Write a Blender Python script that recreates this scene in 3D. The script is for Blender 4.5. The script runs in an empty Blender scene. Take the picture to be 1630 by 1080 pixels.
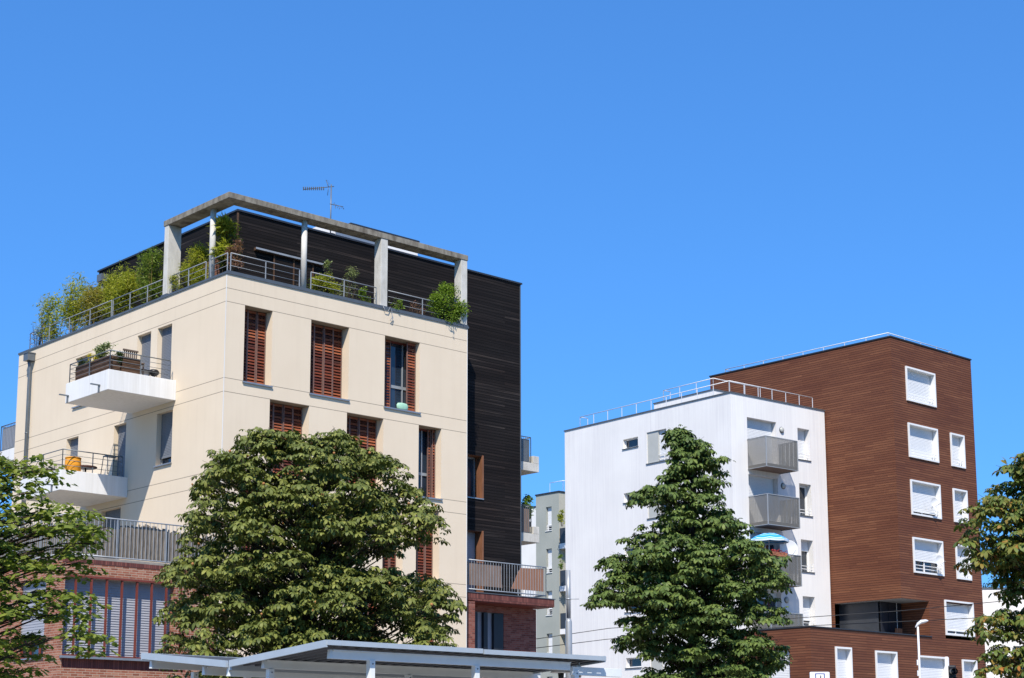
import bpy, bmesh, math, random
import numpy as np
from mathutils import Vector, Matrix
random.seed(7)
RNG = np.random.default_rng(7)
R = math.radians
C = bpy.context.scene.collection
SC = bpy.context.scene

# ------------------------------------------------------------------ camera
FPX, PITCH, ROLL, CX, CY, EYE = 2620.0, 0.17008, 0.00186, 815.0, 759.8, 1.6
cam_d = bpy.data.cameras.new("camera")
cam = bpy.data.objects.new("camera", cam_d); C.objects.link(cam)
cam_d.sensor_fit = 'HORIZONTAL'; cam_d.sensor_width = 36.0
cam_d.lens = 36.0 * FPX / 1630.0
cam_d.shift_x = 0.0; cam_d.shift_y = (CY - 540.0) / 1630.0
cam_d.clip_start = 0.1; cam_d.clip_end = 5000
cam.matrix_world = Matrix.Translation((0, 0, EYE)) @ Matrix.Rotation(math.pi/2 + PITCH, 4, 'X') @ Matrix.Rotation(-ROLL, 4, 'Z')
SC.camera = cam

# ------------------------------------------------------------------ light
SUN_H = Vector((-0.06, -0.83, 0)); SUN_EL = math.atan2(1.0, SUN_H.length)
world = bpy.data.worlds.new("World"); SC.world = world; world.use_nodes = True
nt = world.node_tree
sky = nt.nodes.new('ShaderNodeTexSky'); sky.sky_type = 'NISHITA'; sky.sun_disc = False
sky.sun_elevation = SUN_EL; sky.sun_rotation = math.atan2(SUN_H.x, SUN_H.y)
sky.altitude = 0; sky.air_density = 1.0; sky.dust_density = 0.3; sky.ozone_density = 3.0
bg = nt.nodes['Background']; bg.inputs[1].default_value = 0.12
gam = nt.nodes.new('ShaderNodeGamma'); gam.inputs[1].default_value = 0.65; nt.links.new(sky.outputs[0], gam.inputs[0])
clr = nt.nodes.new('ShaderNodeMix'); clr.data_type = 'RGBA'; clr.blend_type = 'MULTIPLY'; clr.inputs[0].default_value = 1.0
clr.inputs[7].default_value = (0.445, 1.12, 2.10, 1)   # the deep clear blue of this sky
nt.links.new(gam.outputs[0], clr.inputs[6]); nt.links.new(clr.outputs[2], bg.inputs[0])
sun_d = bpy.data.lights.new("sun", 'SUN'); sun = bpy.data.objects.new("sun", sun_d); C.objects.link(sun)
sun_d.energy = 5.0; sun_d.angle = R(0.53); sun_d.color = (1.0, 0.93, 0.83)
sun.rotation_euler = Vector((SUN_H.x, SUN_H.y, 1.0)).to_track_quat('Z', 'Y').to_euler()
SC.view_settings.view_transform = 'Standard'; SC.view_settings.look = 'None'
SC.view_settings.exposure = 0.45; SC.view_settings.gamma = 1.0
SC.cycles.max_bounces = 6; SC.cycles.transparent_max_bounces = 8

# ------------------------------------------------------------------ frames of reference
def ray(px, py):
    u2 = (px-CX)/FPX; v2 = (CY-py)/FPX; cr, sr = math.cos(ROLL), math.sin(ROLL)
    u = u2*cr+v2*sr; v = -u2*sr+v2*cr; c, s = math.cos(PITCH), math.sin(PITCH)
    return Vector((u, c-v*s, s+v*c))
def at(px, py, Y):
    r = ray(px, py); return Vector((r.x*Y/r.y, Y, EYE + r.z*Y/r.y))
class Frame:
    """a building's own axes: x along its right hand face, y along its left hand face, z above the ground"""
    def __init__(s, x, y, yaw): s.x, s.y, s.yaw, s.c, s.s = x, y, yaw, math.cos(yaw), math.sin(yaw)
    def loc(s, p): dx, dy = p[0]-s.x, p[1]-s.y; return [dx*s.c+dy*s.s, -dx*s.s+dy*s.c, p[2]]
    def wld(s, p): return Vector((p[0]*s.c-p[1]*s.s+s.x, p[0]*s.s+p[1]*s.c+s.y, p[2]))
    def hit(s, px, py, ax, val):
        o = s.loc((0, 0, EYE)); r = ray(px, py); d = s.loc((s.x+r.x, s.y+r.y, r.z))
        t = (val-o[ax])/d[ax]; return [o[i]+t*d[i] for i in range(3)]
FA = Frame(-8.676, 48.377, 0.742)
FW = Frame(10.50, 77.34, 0.682)
FB = Frame(18.648, 78.744, 0.744)
FG = Frame(3.17, 110.0, 0.742)
FS = Frame(-3.08, 27.4, 0.742)

# ------------------------------------------------------------------ materials
MATS = {}
def newmat(name, rough=0.7, spec=0.3, metal=0.0):
    m = bpy.data.materials.new(name); m.use_nodes = True
    n = m.node_tree; b = n.nodes['Principled BSDF']
    b.inputs['Roughness'].default_value = rough; b.inputs['Metallic'].default_value = metal
    b.inputs['Specular IOR Level'].default_value = spec
    MATS[name] = m; return m, n, b
def N(n, t, **k):
    x = n.nodes.new(t)
    for a, v in k.items(): setattr(x, a, v)
    return x
def coords(n, scale=(1, 1, 1), merge=False):
    tc = N(n, 'ShaderNodeTexCoord')
    if merge:      # (x+y, z) so that both facade directions share one pattern
        sp = N(n, 'ShaderNodeSeparateXYZ'); n.links.new(tc.outputs['Object'], sp.inputs[0])
        ad = N(n, 'ShaderNodeMath', operation='SUBTRACT'); n.links.new(sp.outputs[0], ad.inputs[0]); n.links.new(sp.outputs[1], ad.inputs[1])
        cb = N(n, 'ShaderNodeCombineXYZ'); n.links.new(ad.outputs[0], cb.inputs[0]); n.links.new(sp.outputs[2], cb.inputs[1])
        src = cb.outputs[0]
    else: src = tc.outputs['Object']
    mp = N(n, 'ShaderNodeMapping'); mp.inputs['Scale'].default_value = scale
    n.links.new(src, mp.inputs[0]); return mp.outputs[0]
def noise(n, vec, scale, detail=4, rough=0.55):
    x = N(n, 'ShaderNodeTexNoise'); x.inputs['Scale'].default_value = scale; x.inputs['Detail'].default_value = detail
    x.inputs['Roughness'].default_value = rough; n.links.new(vec, x.inputs['Vector']); return x.outputs['Fac']
def ramp(n, fac, stops):
    r = N(n, 'ShaderNodeValToRGB'); e = r.color_ramp.elements
    while len(e) < len(stops): e.new(0.5)
    for i, (p, c) in enumerate(stops): e[i].position = p; e[i].color = (*c, 1)
    n.links.new(fac, r.inputs[0]); return r.outputs[0]
def mix(n, fac, a, b, mode='MIX'):
    x = N(n, 'ShaderNodeMix', data_type='RGBA', blend_type=mode)
    if isinstance(fac, float): x.inputs[0].default_value = fac
    else: n.links.new(fac, x.inputs[0])
    for s, v in ((6, a), (7, b)):
        if isinstance(v, tuple): x.inputs[s].default_value = (*v, 1)
        else: n.links.new(v, x.inputs[s])
    return x.outputs[2]
def math_(n, op, a, b=None, c=None):
    x = N(n, 'ShaderNodeMath', operation=op)
    for i, v in enumerate((a, b, c)):
        if v is None: continue
        if isinstance(v, (int, float)): x.inputs[i].default_value = v
        else: n.links.new(v, x.inputs[i])
    return x.outputs[0]
def bump(n, b, h, strength=0.3, dist=0.01):
    x = N(n, 'ShaderNodeBump'); x.inputs['Strength'].default_value = strength; x.inputs['Distance'].default_value = dist
    n.links.new(h, x.inputs['Height']); n.links.new(x.outputs[0], b.inputs['Normal'])
def plain(name, col, rough=0.6, spec=0.3, metal=0.0, var=0.12, vs=3.0, stretch=(1, 1, 1)):
    m, n, b = newmat(name, rough, spec, metal)
    f = noise(n, coords(n, stretch), vs, 5)
    lo = tuple(c*(1-var) for c in col); hi = tuple(min(1, c*(1+var)) for c in col)
    n.links.new(ramp(n, f, [(0.3, lo), (0.7, hi)]), b.inputs['Base Color']); return m
# cream render with storey joints
def cream_mat():
    m, n, b = newmat('cream_render', 0.85, 0.15)
    v = coords(n)
    base = ramp(n, noise(n, v, 0.7, 6), [(0.3, (0.82, 0.685, 0.515)), (0.7, (0.86, 0.725, 0.55))])
    st = noise(n, coords(n, (2.2, 2.2, 0.12)), 2.0, 5)
    base = mix(n, math_(n, 'MULTIPLY', ramp(n, st, [(0.5, (0, 0, 0)), (0.75, (1, 1, 1))]), 0.09), base, (0.55, 0.45, 0.33))
    tc = N(n, 'ShaderNodeTexCoord'); sp = N(n, 'ShaderNodeSeparateXYZ'); n.links.new(tc.outputs['Object'], sp.inputs[0])
    j = None
    for z in (15.776, 15.354):
        w = math_(n, 'WRAP', math_(n, 'SUBTRACT', sp.outputs[2], z), 1.4, -1.4)
        l = math_(n, 'LESS_THAN', math_(n, 'ABSOLUTE', w), 0.011)
        j = l if j is None else math_(n, 'MAXIMUM', j, l)
    top = N(n, 'ShaderNodeMapRange'); n.links.new(sp.outputs[2], top.inputs[0]); top.inputs[1].default_value = 14.9; top.inputs[2].default_value = 16.2
    dr = ramp(n, noise(n, coords(n, (3.0, 3.0, 0.10)), 2.2, 7, 0.7), [(0.52, (0, 0, 0)), (0.72, (1, 1, 1))])
    base = mix(n, math_(n, 'MULTIPLY', math_(n, 'MULTIPLY', dr, top.outputs[0]), 0.16), base, (0.50, 0.37, 0.25))
    base = mix(n, j, base, (0.36, 0.30, 0.23))
    n.links.new(base, b.inputs['Base Color'])
    bump(n, b, noise(n, v, 90, 3), 0.25, 0.004); return m
cream_mat()
def plank_mat(name, w, h, cols, mortar, msize, grain, rough, spec=0.3, blotch=None, bw=0.55, rows_only=False):
    m, n, b = newmat(name, rough, spec)
    v = coords(n, (1, 1, 1), True)
    br = N(n, 'ShaderNodeTexBrick'); br.offset = 0.37; br.offset_frequency = 2
    n.links.new(v, br.inputs['Vector'])
    br.inputs['Scale'].default_value = 1.0; br.inputs['Brick Width'].default_value = w; br.inputs['Row Height'].default_value = h
    br.inputs['Mortar Size'].default_value = msize; br.inputs['Mortar Smooth'].default_value = 0.1; br.inputs['Bias'].default_value = 0.0
    br.inputs['Color1'].default_value = (0, 0, 0, 1); br.inputs['Color2'].default_value = (1, 1, 1, 1); br.inputs['Mortar'].default_value = (0.5, 0.5, 0.5, 1)
    g = noise(n, coords(n, (grain[0], grain[1], 1), True), 1.0, 6, 0.6)
    f = math_(n, 'ADD', math_(n, 'MULTIPLY', br.outputs['Color'], bw), math_(n, 'MULTIPLY', g, 1-bw))
    col = ramp(n, f, [(0.2+0.6*i/(len(cols)-1), c) for i, c in enumerate(cols)])
    if blotch:
        bl = noise(n, coords(n, (0.25, 0.6, 1), True), 1.0, 3)
        col = mix(n, math_(n, 'MULTIPLY', ramp(n, bl, [(0.42, (0, 0, 0)), (0.62, (1, 1, 1))]), 0.6), col, blotch, 'MULTIPLY')
    fac = br.outputs['Fac']
    if rows_only:
        sp = N(n, 'ShaderNodeSeparateXYZ'); n.links.new(v, sp.inputs[0])
        fac = math_(n, 'LESS_THAN', math_(n, 'FRACT', math_(n, 'DIVIDE', sp.outputs[1], h)), msize/h)
        br.inputs['Mortar Size'].default_value = 0.0
    col = mix(n, fac, col, mortar)
    n.links.new(col, b.inputs['Base Color'])
    bump(n, b, math_(n, 'SUBTRACT', 1.0, fac), 0.7, 0.012); return m
plank_mat('charred_boards', 3.1, 0.105, [(0.004, 0.0035, 0.004), (0.010, 0.0085, 0.009), (0.022, 0.018, 0.0175), (0.11, 0.09, 0.08)], (0.003, 0.0025, 0.0025), 0.018, (0.35, 17), 0.8, 0.15, (0.75, 0.6, 0.55), 0.20, True)
plank_mat('brown_cladding', 1.25, 0.118, [(0.145, 0.056, 0.034), (0.185, 0.072, 0.040), (0.21, 0.084, 0.045), (0.28, 0.12, 0.063)], (0.085, 0.034, 0.021), 0.028, (0.8, 16), 0.7, 0.15, (0.80, 0.73, 0.76), 0.36, True)
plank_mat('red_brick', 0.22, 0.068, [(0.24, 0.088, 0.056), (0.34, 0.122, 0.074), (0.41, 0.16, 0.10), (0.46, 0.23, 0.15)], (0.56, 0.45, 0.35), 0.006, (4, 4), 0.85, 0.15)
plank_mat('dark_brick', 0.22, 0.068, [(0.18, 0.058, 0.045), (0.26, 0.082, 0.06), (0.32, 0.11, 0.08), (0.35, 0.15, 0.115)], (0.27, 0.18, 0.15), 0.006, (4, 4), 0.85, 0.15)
plank_mat('soldier_brick', 0.068, 0.5, [(0.13, 0.045, 0.04), (0.2, 0.07, 0.06), (0.27, 0.10, 0.08)], (0.09, 0.05, 0.045), 0.006, (4, 4), 0.85, 0.15)
def white_mat(name, a, bcol, streak, amt):
    m, n, b = newmat(name, 0.85, 0.15)
    base = ramp(n, noise(n, coords(n), 0.5, 6), [(0.3, a), (0.7, bcol)])
    st = noise(n, coords(n, (4.5, 4.5, 0.12)), 2.0, 8, 0.7); bl = noise(n, coords(n, (0.35, 0.35, 0.16)), 1.0, 3)
    st = math_(n, 'MULTIPLY', ramp(n, st, [(0.38, (0, 0, 0)), (0.75, (1, 1, 1))]), ramp(n, bl, [(0.35, (0.25, 0.25, 0.25)), (0.62, (1, 1, 1))]))
    base = mix(n, math_(n, 'MULTIPLY', st, amt), base, streak)
    n.links.new(base, b.inputs['Base Color']); bump(n, b, noise(n, coords(n), 60, 3), 0.2, 0.004); return m
white_mat('white_render', (0.72, 0.705, 0.685), (0.78, 0.765, 0.74), (0.50, 0.48, 0.50), 0.55)
white_mat('grey_render', (0.38, 0.40, 0.36), (0.45, 0.465, 0.42), (0.30, 0.33, 0.30), 0.4)
white_mat('sand_render', (0.55, 0.52, 0.42), (0.60, 0.57, 0.46), (0.42, 0.40, 0.34), 0.3)
def concrete(name, a, c, stain, amt):
    m, n, b = newmat(name, 0.9, 0.15)
    v = coords(n)
    base = ramp(n, noise(n, v, 2.5, 8, 0.65), [(0.3, a), (0.7, c)])
    base = mix(n, math_(n, 'MULTIPLY', ramp(n, noise(n, coords(n, (2, 2, 0.8)), 1.6, 6, 0.7), [(0.42, (0, 0, 0)), (0.65, (1, 1, 1))]), amt), base, stain)
    n.links.new(base, b.inputs['Base Color']); bump(n, b, noise(n, v, 25, 5), 0.3, 0.006); return m
concrete('weathered_concrete', (0.27, 0.245, 0.20), (0.38, 0.35, 0.29), (0.12, 0.10, 0.08), 0.85)
concrete('pale_concrete', (0.66, 0.64, 0.58), (0.78, 0.75, 0.69), (0.40, 0.38, 0.33), 0.5)
white_mat('white_paint', (0.76, 0.755, 0.74), (0.82, 0.815, 0.80), (0.46, 0.44, 0.39), 0.5)
plain('coping', (0.13, 0.15, 0.17), 0.5, 0.4, 0.3)
plain('dark_coping', (0.04, 0.045, 0.055), 0.5, 0.4, 0.2)
plain('galvanised', (0.42, 0.45, 0.48), 0.45, 0.5, 0.3, 0.15)
plain('zinc_grey', (0.19, 0.215, 0.235), 0.45, 0.5, 0.4, 0.12)
plain('pole_grey', (0.42, 0.45, 0.48), 0.4, 0.5, 0.3, 0.08)
plain('bright_rail', (0.85, 0.86, 0.88), 0.4, 0.5, 0.1, 0.08)
plain('shutter_white', (0.72, 0.73, 0.74), 0.5, 0.3, 0, 0.03)
plain('shutter_pale', (0.40, 0.41, 0.45), 0.5, 0.3, 0, 0.04)
plain('shutter_grey', (0.20, 0.215, 0.24), 0.5, 0.3, 0, 0.05)
plain('frame_white', (0.78, 0.78, 0.77), 0.4, 0.4, 0, 0.03)
plain('frame_grey', (0.36, 0.385, 0.41), 0.5, 0.4, 0.1, 0.08)
plain('frame_dark', (0.02, 0.022, 0.03), 0.4, 0.4, 0, 0.1)
plain('rust_red_steel', (0.20, 0.045, 0.03), 0.6, 0.3, 0, 0.15)
plain('rust_orange_wood', (0.26, 0.115, 0.06), 0.55, 0.3, 0, 0.25, 3, (6, 6, 0.8))
plain('sill_metal', (0.36, 0.39, 0.42), 0.4, 0.5, 0.5, 0.1)
plain('reed_screen', (0.25, 0.215, 0.175), 0.95, 0.1, 0, 0.45, 9, (5, 5, 0.5))
plain('copper_screen', (0.33, 0.17, 0.11), 0.9, 0.15, 0, 0.18, 3, (8, 8, 0.4))
plain('dark_screen', (0.25, 0.185, 0.155), 0.9, 0.15, 0, 0.2, 3, (6, 6, 0.6))
plain('planter_wood', (0.11, 0.062, 0.038), 0.8, 0.2, 0, 0.4, 5, (1, 1, 8))
plain('terracotta', (0.42, 0.16, 0.09), 0.8, 0.2)
plain('grey_pot', (0.09, 0.10, 0.12), 0.6, 0.3)
plain('orange_fabric', (0.78, 0.33, 0.03), 0.8, 0.2, 0, 0.1)
plain('red_brown_top', (0.13, 0.05, 0.035), 0.5, 0.4)
plain('teak', (0.16, 0.12, 0.095), 0.7, 0.2)
plain('mint_plastic', (0.42, 0.72, 0.52), 0.5, 0.4)
plain('black_plastic', (0.015, 0.015, 0.017), 0.4, 0.4)
plain('bark', (0.085, 0.07, 0.055), 0.95, 0.1, 0, 0.4, 14, (1, 1, 0.25))
plain('twig', (0.075, 0.055, 0.04), 0.9, 0.1, 0, 0.3)
plain('cane', (0.42, 0.30, 0.10), 0.6, 0.3, 0, 0.4)
plain('asphalt', (0.055, 0.055, 0.058), 0.95, 0.2, 0, 0.25, 30)
plain('paving', (0.34, 0.31, 0.27), 0.9, 0.2, 0, 0.15, 6)
plain('lawn', (0.06, 0.10, 0.03), 0.95, 0.1, 0, 0.35, 4)
plain('roof_gravel', (0.32, 0.31, 0.29), 0.95, 0.1, 0, 0.2, 40)
plain('deck_steel', (0.10, 0.11, 0.13), 0.5, 0.4, 0.2, 0.1)
plain('canopy_white', (0.92, 0.96, 0.94), 0.45, 0.4, 0, 0.05)
plain('fascia_steel', (0.50, 0.57, 0.63), 0.4, 0.5, 0.15, 0.05)
plain('anthracite_panel', (0.045, 0.05, 0.06), 0.35, 0.5, 0, 0.1)
plain('curtain_teal', (0.20, 0.42, 0.42), 0.8, 0.2, 0, 0.2, 4, (12, 12, 0.3))
plain('lamp_glass', (0.55, 0.55, 0.50), 0.3, 0.5, 0, 0.05)
plain('sign_blue', (0.01, 0.045, 0.30), 0.4, 0.4, 0, 0.02)
plain('sign_white', (0.80, 0.80, 0.80), 0.4, 0.4, 0, 0.02)
plain('fruit_skin', (0.42, 0.20, 0.07), 0.7, 0.2, 0, 0.2)
plain('flower_red', (0.45, 0.05, 0.05), 0.7, 0.2, 0, 0.3)
def glass_mat():
    m, n, b = newmat('window_glass', 0.04, 0.8)
    f = noise(n, coords(n), 0.9, 2)
    n.links.new(ramp(n, f, [(0.3, (0.012, 0.018, 0.028)), (0.7, (0.035, 0.055, 0.085))]), b.inputs['Base Color']); return m
glass_mat()
def mesh_metal():
    m, n, b = newmat('perforated_steel', 0.5, 0.4, 0.0)
    b.inputs['Base Color'].default_value = (0.19, 0.185, 0.17, 1)
    sp = N(n, 'ShaderNodeSeparateXYZ'); n.links.new(coords(n, (1, 1, 1), True), sp.inputs[0])
    u = math_(n, 'WRAP', math_(n, 'MULTIPLY', sp.outputs[0], 28.0), 0.5, -0.5)
    w = math_(n, 'WRAP', math_(n, 'MULTIPLY', sp.outputs[1], 28.0), 0.5, -0.5)
    d = math_(n, 'ADD', math_(n, 'POWER', u, 2.0), math_(n, 'POWER', w, 2.0))
    hole = math_(n, 'LESS_THAN', d, 0.07)
    tr = N(n, 'ShaderNodeBsdfTransparent'); mx = N(n, 'ShaderNodeMixShader')
    n.links.new(hole, mx.inputs[0]); n.links.new(b.outputs[0], mx.inputs[1]); n.links.new(tr.outputs[0], mx.inputs[2])
    n.links.new(mx.outputs[0], n.nodes['Material Output'].inputs[0]); return m
mesh_metal()
def slat_mat(name, cols, rough=0.6):
    m, n, b = newmat(name, rough, 0.35)
    g = N(n, 'ShaderNodeNewGeometry')
    f = math_(n, 'ADD', math_(n, 'MULTIPLY', g.outputs['Random Per Island'], 0.6), math_(n, 'MULTIPLY', noise(n, coords(n, (2, 2, 9)), 2.0, 5), 0.4))
    n.links.new(ramp(n, f, [(0.15+0.7*i/(len(cols)-1), c) for i, c in enumerate(cols)]), b.inputs['Base Color']); return m
slat_mat('red_wood_slats', [(0.05, 0.014, 0.009), (0.14, 0.030, 0.014), (0.25, 0.056, 0.020), (0.38, 0.12, 0.05)])
slat_mat('shutter_stile', [(0.19, 0.09, 0.065), (0.26, 0.15, 0.12)])
def leaf_mat(name, cols, trans=0.35, rough=0.45, tcol=None):
    m, n, b = newmat(name, 0.55, 0.22)
    g = N(n, 'ShaderNodeNewGeometry')
    f = math_(n, 'ADD', math_(n, 'MULTIPLY', g.outputs['Random Per Island'], 0.55), math_(n, 'MULTIPLY', noise(n, coords(n), 1.3, 3), 0.45))
    col = ramp(n, f, [(0.12+0.76*i/(len(cols)-1), c) for i, c in enumerate(cols)])
    n.links.new(col, b.inputs['Base Color'])
    t = N(n, 'ShaderNodeBsdfTranslucent'); mx = N(n, 'ShaderNodeMixShader'); mx.inputs[0].default_value = trans
    n.links.new(mix(n, 1.0, col, (1.5, 1.6, 0.8), 'MULTIPLY'), t.inputs[0])
    n.links.new(b.outputs[0], mx.inputs[1]); n.links.new(t.outputs[0], mx.inputs[2])
    n.links.new(mx.outputs[0], n.nodes['Material Output'].inputs[0]); return m
leaf_mat('chestnut_leaf', [(0.050, 0.066, 0.016), (0.095, 0.117, 0.026), (0.145, 0.165, 0.036), (0.25, 0.25, 0.06)], 0.12)
leaf_mat('dark_chestnut_leaf', [(0.036, 0.064, 0.016), (0.066, 0.104, 0.024), (0.10, 0.145, 0.032), (0.17, 0.205, 0.05)], 0.08)
leaf_mat('maple_leaf', [(0.085, 0.12, 0.022), (0.13, 0.175, 0.03), (0.18, 0.22, 0.038), (0.26, 0.28, 0.05)], 0.35)
leaf_mat('browning_leaf', [(0.055, 0.088, 0.02), (0.09, 0.13, 0.028), (0.12, 0.155, 0.032), (0.17, 0.15, 0.032), (0.42, 0.13, 0.03)], 0.16)
leaf_mat('yellow_green_leaf', [(0.16, 0.19, 0.02), (0.28, 0.30, 0.035), (0.42, 0.40, 0.05)], 0.35)
leaf_mat('bamboo_leaf', [(0.17, 0.20, 0.025), (0.28, 0.30, 0.04), (0.40, 0.38, 0.06)], 0.35)
leaf_mat('dry_bamboo_leaf', [(0.17, 0.18, 0.03), (0.27, 0.25, 0.055), (0.36, 0.27, 0.08)], 0.35)
leaf_mat('pine_leaf', [(0.09, 0.14, 0.022), (0.15, 0.21, 0.032), (0.21, 0.27, 0.045)], 0.25)
leaf_mat('fresh_leaf', [(0.09, 0.16, 0.02), (0.15, 0.23, 0.03), (0.22, 0.30, 0.045)], 0.35)
leaf_mat('dark_leaf', [(0.025, 0.05, 0.015), (0.045, 0.075, 0.02), (0.07, 0.10, 0.03)], 0.2)
leaf_mat('pale_leaf', [(0.14, 0.18, 0.07), (0.22, 0.26, 0.12), (0.32, 0.34, 0.18)], 0.3)
leaf_mat('pink_leaf', [(0.14, 0.09, 0.06), (0.24, 0.13, 0.10), (0.32, 0.18, 0.14)], 0.3)
leaf_mat('twiggy_leaf', [(0.06, 0.05, 0.06), (0.12, 0.10, 0.09)], 0.2)
leaf_mat('yellow_flower', [(0.45, 0.38, 0.03), (0.6, 0.5, 0.05)], 0.3)

# ------------------------------------------------------------------ albedo trim: keeps every painted or mineral surface within real-world reflectance
for m_ in MATS.values():
    n_ = m_.node_tree; b_ = n_.nodes.get('Principled BSDF'); i_ = b_.inputs['Base Color']
    g_ = 0.98 if 'leaf' in m_.name else (0.90 if m_.name in ('white_paint', 'frame_white', 'shutter_white', 'sign_white') else (0.80 if m_.name == 'cream_render' else (0.97 if m_.name == 'white_render' else 0.76)))
    if i_.links:
        src_ = i_.links[0].from_socket; x_ = mix(n_, 1.0, src_, (g_, g_, g_), 'MULTIPLY'); n_.links.new(x_, i_)
    else: i_.default_value = [c*g_ for c in i_.default_value[:3]]+[1]

# ------------------------------------------------------------------ object helpers
def tag(o, label=None, cat=None, group=None, kind=None):
    for k, v in (('label', label), ('category', cat), ('group', group), ('kind', kind)):
        if v: o[k] = v
    return o
def thing(name, label, cat, loc=(0, 0, 0), rz=0, group=None, parent=None):
    o = bpy.data.objects.new(name, None); C.objects.link(o); o.location = loc; o.rotation_euler = (0, 0, rz)
    o.empty_display_size = 0.3
    return tag(o, label, cat, group)
def ident(u, d, z): return (u, d, z)
class MB:
    """collects shapes (in face coordinates: u along, d inward, z up) and links them as one mesh"""
    def __init__(s, m=ident): s.v = []; s.f = []; s.mi = []; s.cur = 0; s.m = m; s.mats = []; s.sm = []; s.smooth = False
    def mat(s, name):
        if name not in s.mats: s.mats.append(name)
        s.cur = s.mats.index(name); return s
    def poly(s, pts):
        i = len(s.v); s.v += [s.m(*p) for p in pts]; s.f.append(tuple(range(i, i+len(pts)))); s.mi.append(s.cur); s.sm.append(s.smooth)
    def faces(s, vs, fs):
        i = len(s.v); s.v += [s.m(*p) for p in vs]
        for f in fs: s.f.append(tuple(k+i for k in f)); s.mi.append(s.cur); s.sm.append(s.smooth)
        return s
    def box(s, a, b, c, d, e, f):
        a, b = min(a, b), max(a, b); c, d = min(c, d), max(c, d); e, f = min(e, f), max(e, f)
        return s.faces([(a, c, e), (b, c, e), (b, d, e), (a, d, e), (a, c, f), (b, c, f), (b, d, f), (a, d, f)],
                [(0, 3, 2, 1), (4, 5, 6, 7), (0, 1, 5, 4), (1, 2, 6, 5), (2, 3, 7, 6), (3, 0, 4, 7)])
    def tube(s, pts, r, n=6, cap=True):
        s_old = s.smooth; s.smooth = True
        pts = [Vector(p) for p in pts]; rs = r if isinstance(r, (list, tuple)) else [r]*len(pts)
        vs = []; fs = []
        for i, p in enumerate(pts):
            t = (pts[min(i+1, len(pts)-1)]-pts[max(i-1, 0)]).normalized()
            a = t.orthogonal().normalized() if i == 0 else (a - t*a.dot(t)).normalized()
            b = t.cross(a)
            for k in range(n):
                an = 2*math.pi*k/n; q = p+(a*math.cos(an)+b*math.sin(an))*rs[i]; vs.append(tuple(q))
        for i in range(len(pts)-1):
            for k in range(n):
                fs.append((i*n+k, i*n+(k+1) % n, (i+1)*n+(k+1) % n, (i+1)*n+k))
        if cap: fs.append(tuple(range(n-1, -1, -1))); fs.append(tuple((len(pts)-1)*n+k for k in range(n)))
        s.faces(vs, fs); s.smooth = s_old; return s
    def lathe(s, c, prof, n=16):
        s_old = s.smooth; s.smooth = True
        vs = []; fs = []
        for r, z in prof:
            for k in range(n): an = 2*math.pi*k/n; vs.append((c[0]+r*math.cos(an), c[1]+r*math.sin(an), c[2]+z))
        for i in range(len(prof)-1):
            for k in range(n): fs.append((i*n+k, i*n+(k+1) % n, (i+1)*n+(k+1) % n, (i+1)*n+k))
        fs.append(tuple(range(n-1, -1, -1))); fs.append(tuple((len(prof)-1)*n+k for k in range(n)))
        s.faces(vs, fs); s.smooth = s_old; return s
    def build(s, name, parent=None, bevel=0.0, label=None):
        me = bpy.data.meshes.new(name); me.from_pydata([tuple(v) for v in s.v], [], s.f); me.update()
        for mm in (s.mats or ['pale_concrete']): me.materials.append(MATS[mm])
        me.polygons.foreach_set('material_index', s.mi); me.polygons.foreach_set('use_smooth', s.sm)
        bm = bmesh.new(); bm.from_mesh(me); bmesh.ops.recalc_face_normals(bm, faces=bm.faces); bm.to_mesh(me); bm.free()
        o = bpy.data.objects.new(name, me); C.objects.link(o)
        if parent: o.parent = parent
        if bevel:
            b = o.modifiers.new('bevel', 'BEVEL'); b.width = bevel; b.segments = 2; b.limit_method = 'ANGLE'
        if label: o['label'] = label
        return o
def RF(c=0.0):    # right hand face at y = c: u = x, d = y - c
    return lambda u, d, z: (u, c+d, z)
def LF(c=0.0):    # left hand face at x = c: u = y, d = x - c
    return lambda u, d, z: (c+d, u, z)
def copy_tree(o, parent=None):
    c = o.copy(); C.objects.link(c)
    if parent: c.parent = parent
    for ch in o.children: copy_tree(ch, c)
    return c
def wall(mb, u0, u1, z0, z1, ops, mat_, reveal=None):
    """a wall sheet with openings (u0,u1,z0,z1,depth) and their reveals"""
    us = sorted({u0, u1, *[o[0] for o in ops], *[o[1] for o in ops]}); zs = sorted({z0, z1, *[o[2] for o in ops], *[o[3] for o in ops]})
    us = [u for u in us if u0 <= u <= u1]; zs = [z for z in zs if z0 <= z <= z1]
    mb.mat(mat_)
    for i in range(len(us)-1):
        for k in range(len(zs)-1):
            cu, cz = (us[i]+us[i+1])/2, (zs[k]+zs[k+1])/2
            if any(o[0] < cu < o[1] and o[2] < cz < o[3] for o in ops): continue
            mb.poly([(us[i], 0, zs[k]), (us[i+1], 0, zs[k]), (us[i+1], 0, zs[k+1]), (us[i], 0, zs[k+1])])
    mb.mat(reveal or mat_)
    for a, b, c, d, w in ops:
        for q in ([(a, c), (a, d)], [(b, c), (b, d)], [(a, c), (b, c)], [(a, d), (b, d)]):
            (p1, q1), (p2, q2) = q
            mb.poly([(p1, 0, q1), (p2, 0, q2), (p2, w, q2), (p1, w, q1)])
def shutter_mesh(mb, u0, u1, d, z0, z1, pitch=0.055, t=0.007):
    n = max(2, round((z1-z0)/pitch)); h = (z1-z0)/n
    for i in range(n):
        a = z0+i*h; mb.faces([(u0, d-t, a), (u1, d-t, a), (u1, d, a+h*0.88), (u0, d, a+h*0.88), (u0, d, a+h), (u1, d, a+h)],
                             [(0, 1, 2, 3), (3, 2, 5, 4)])
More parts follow.
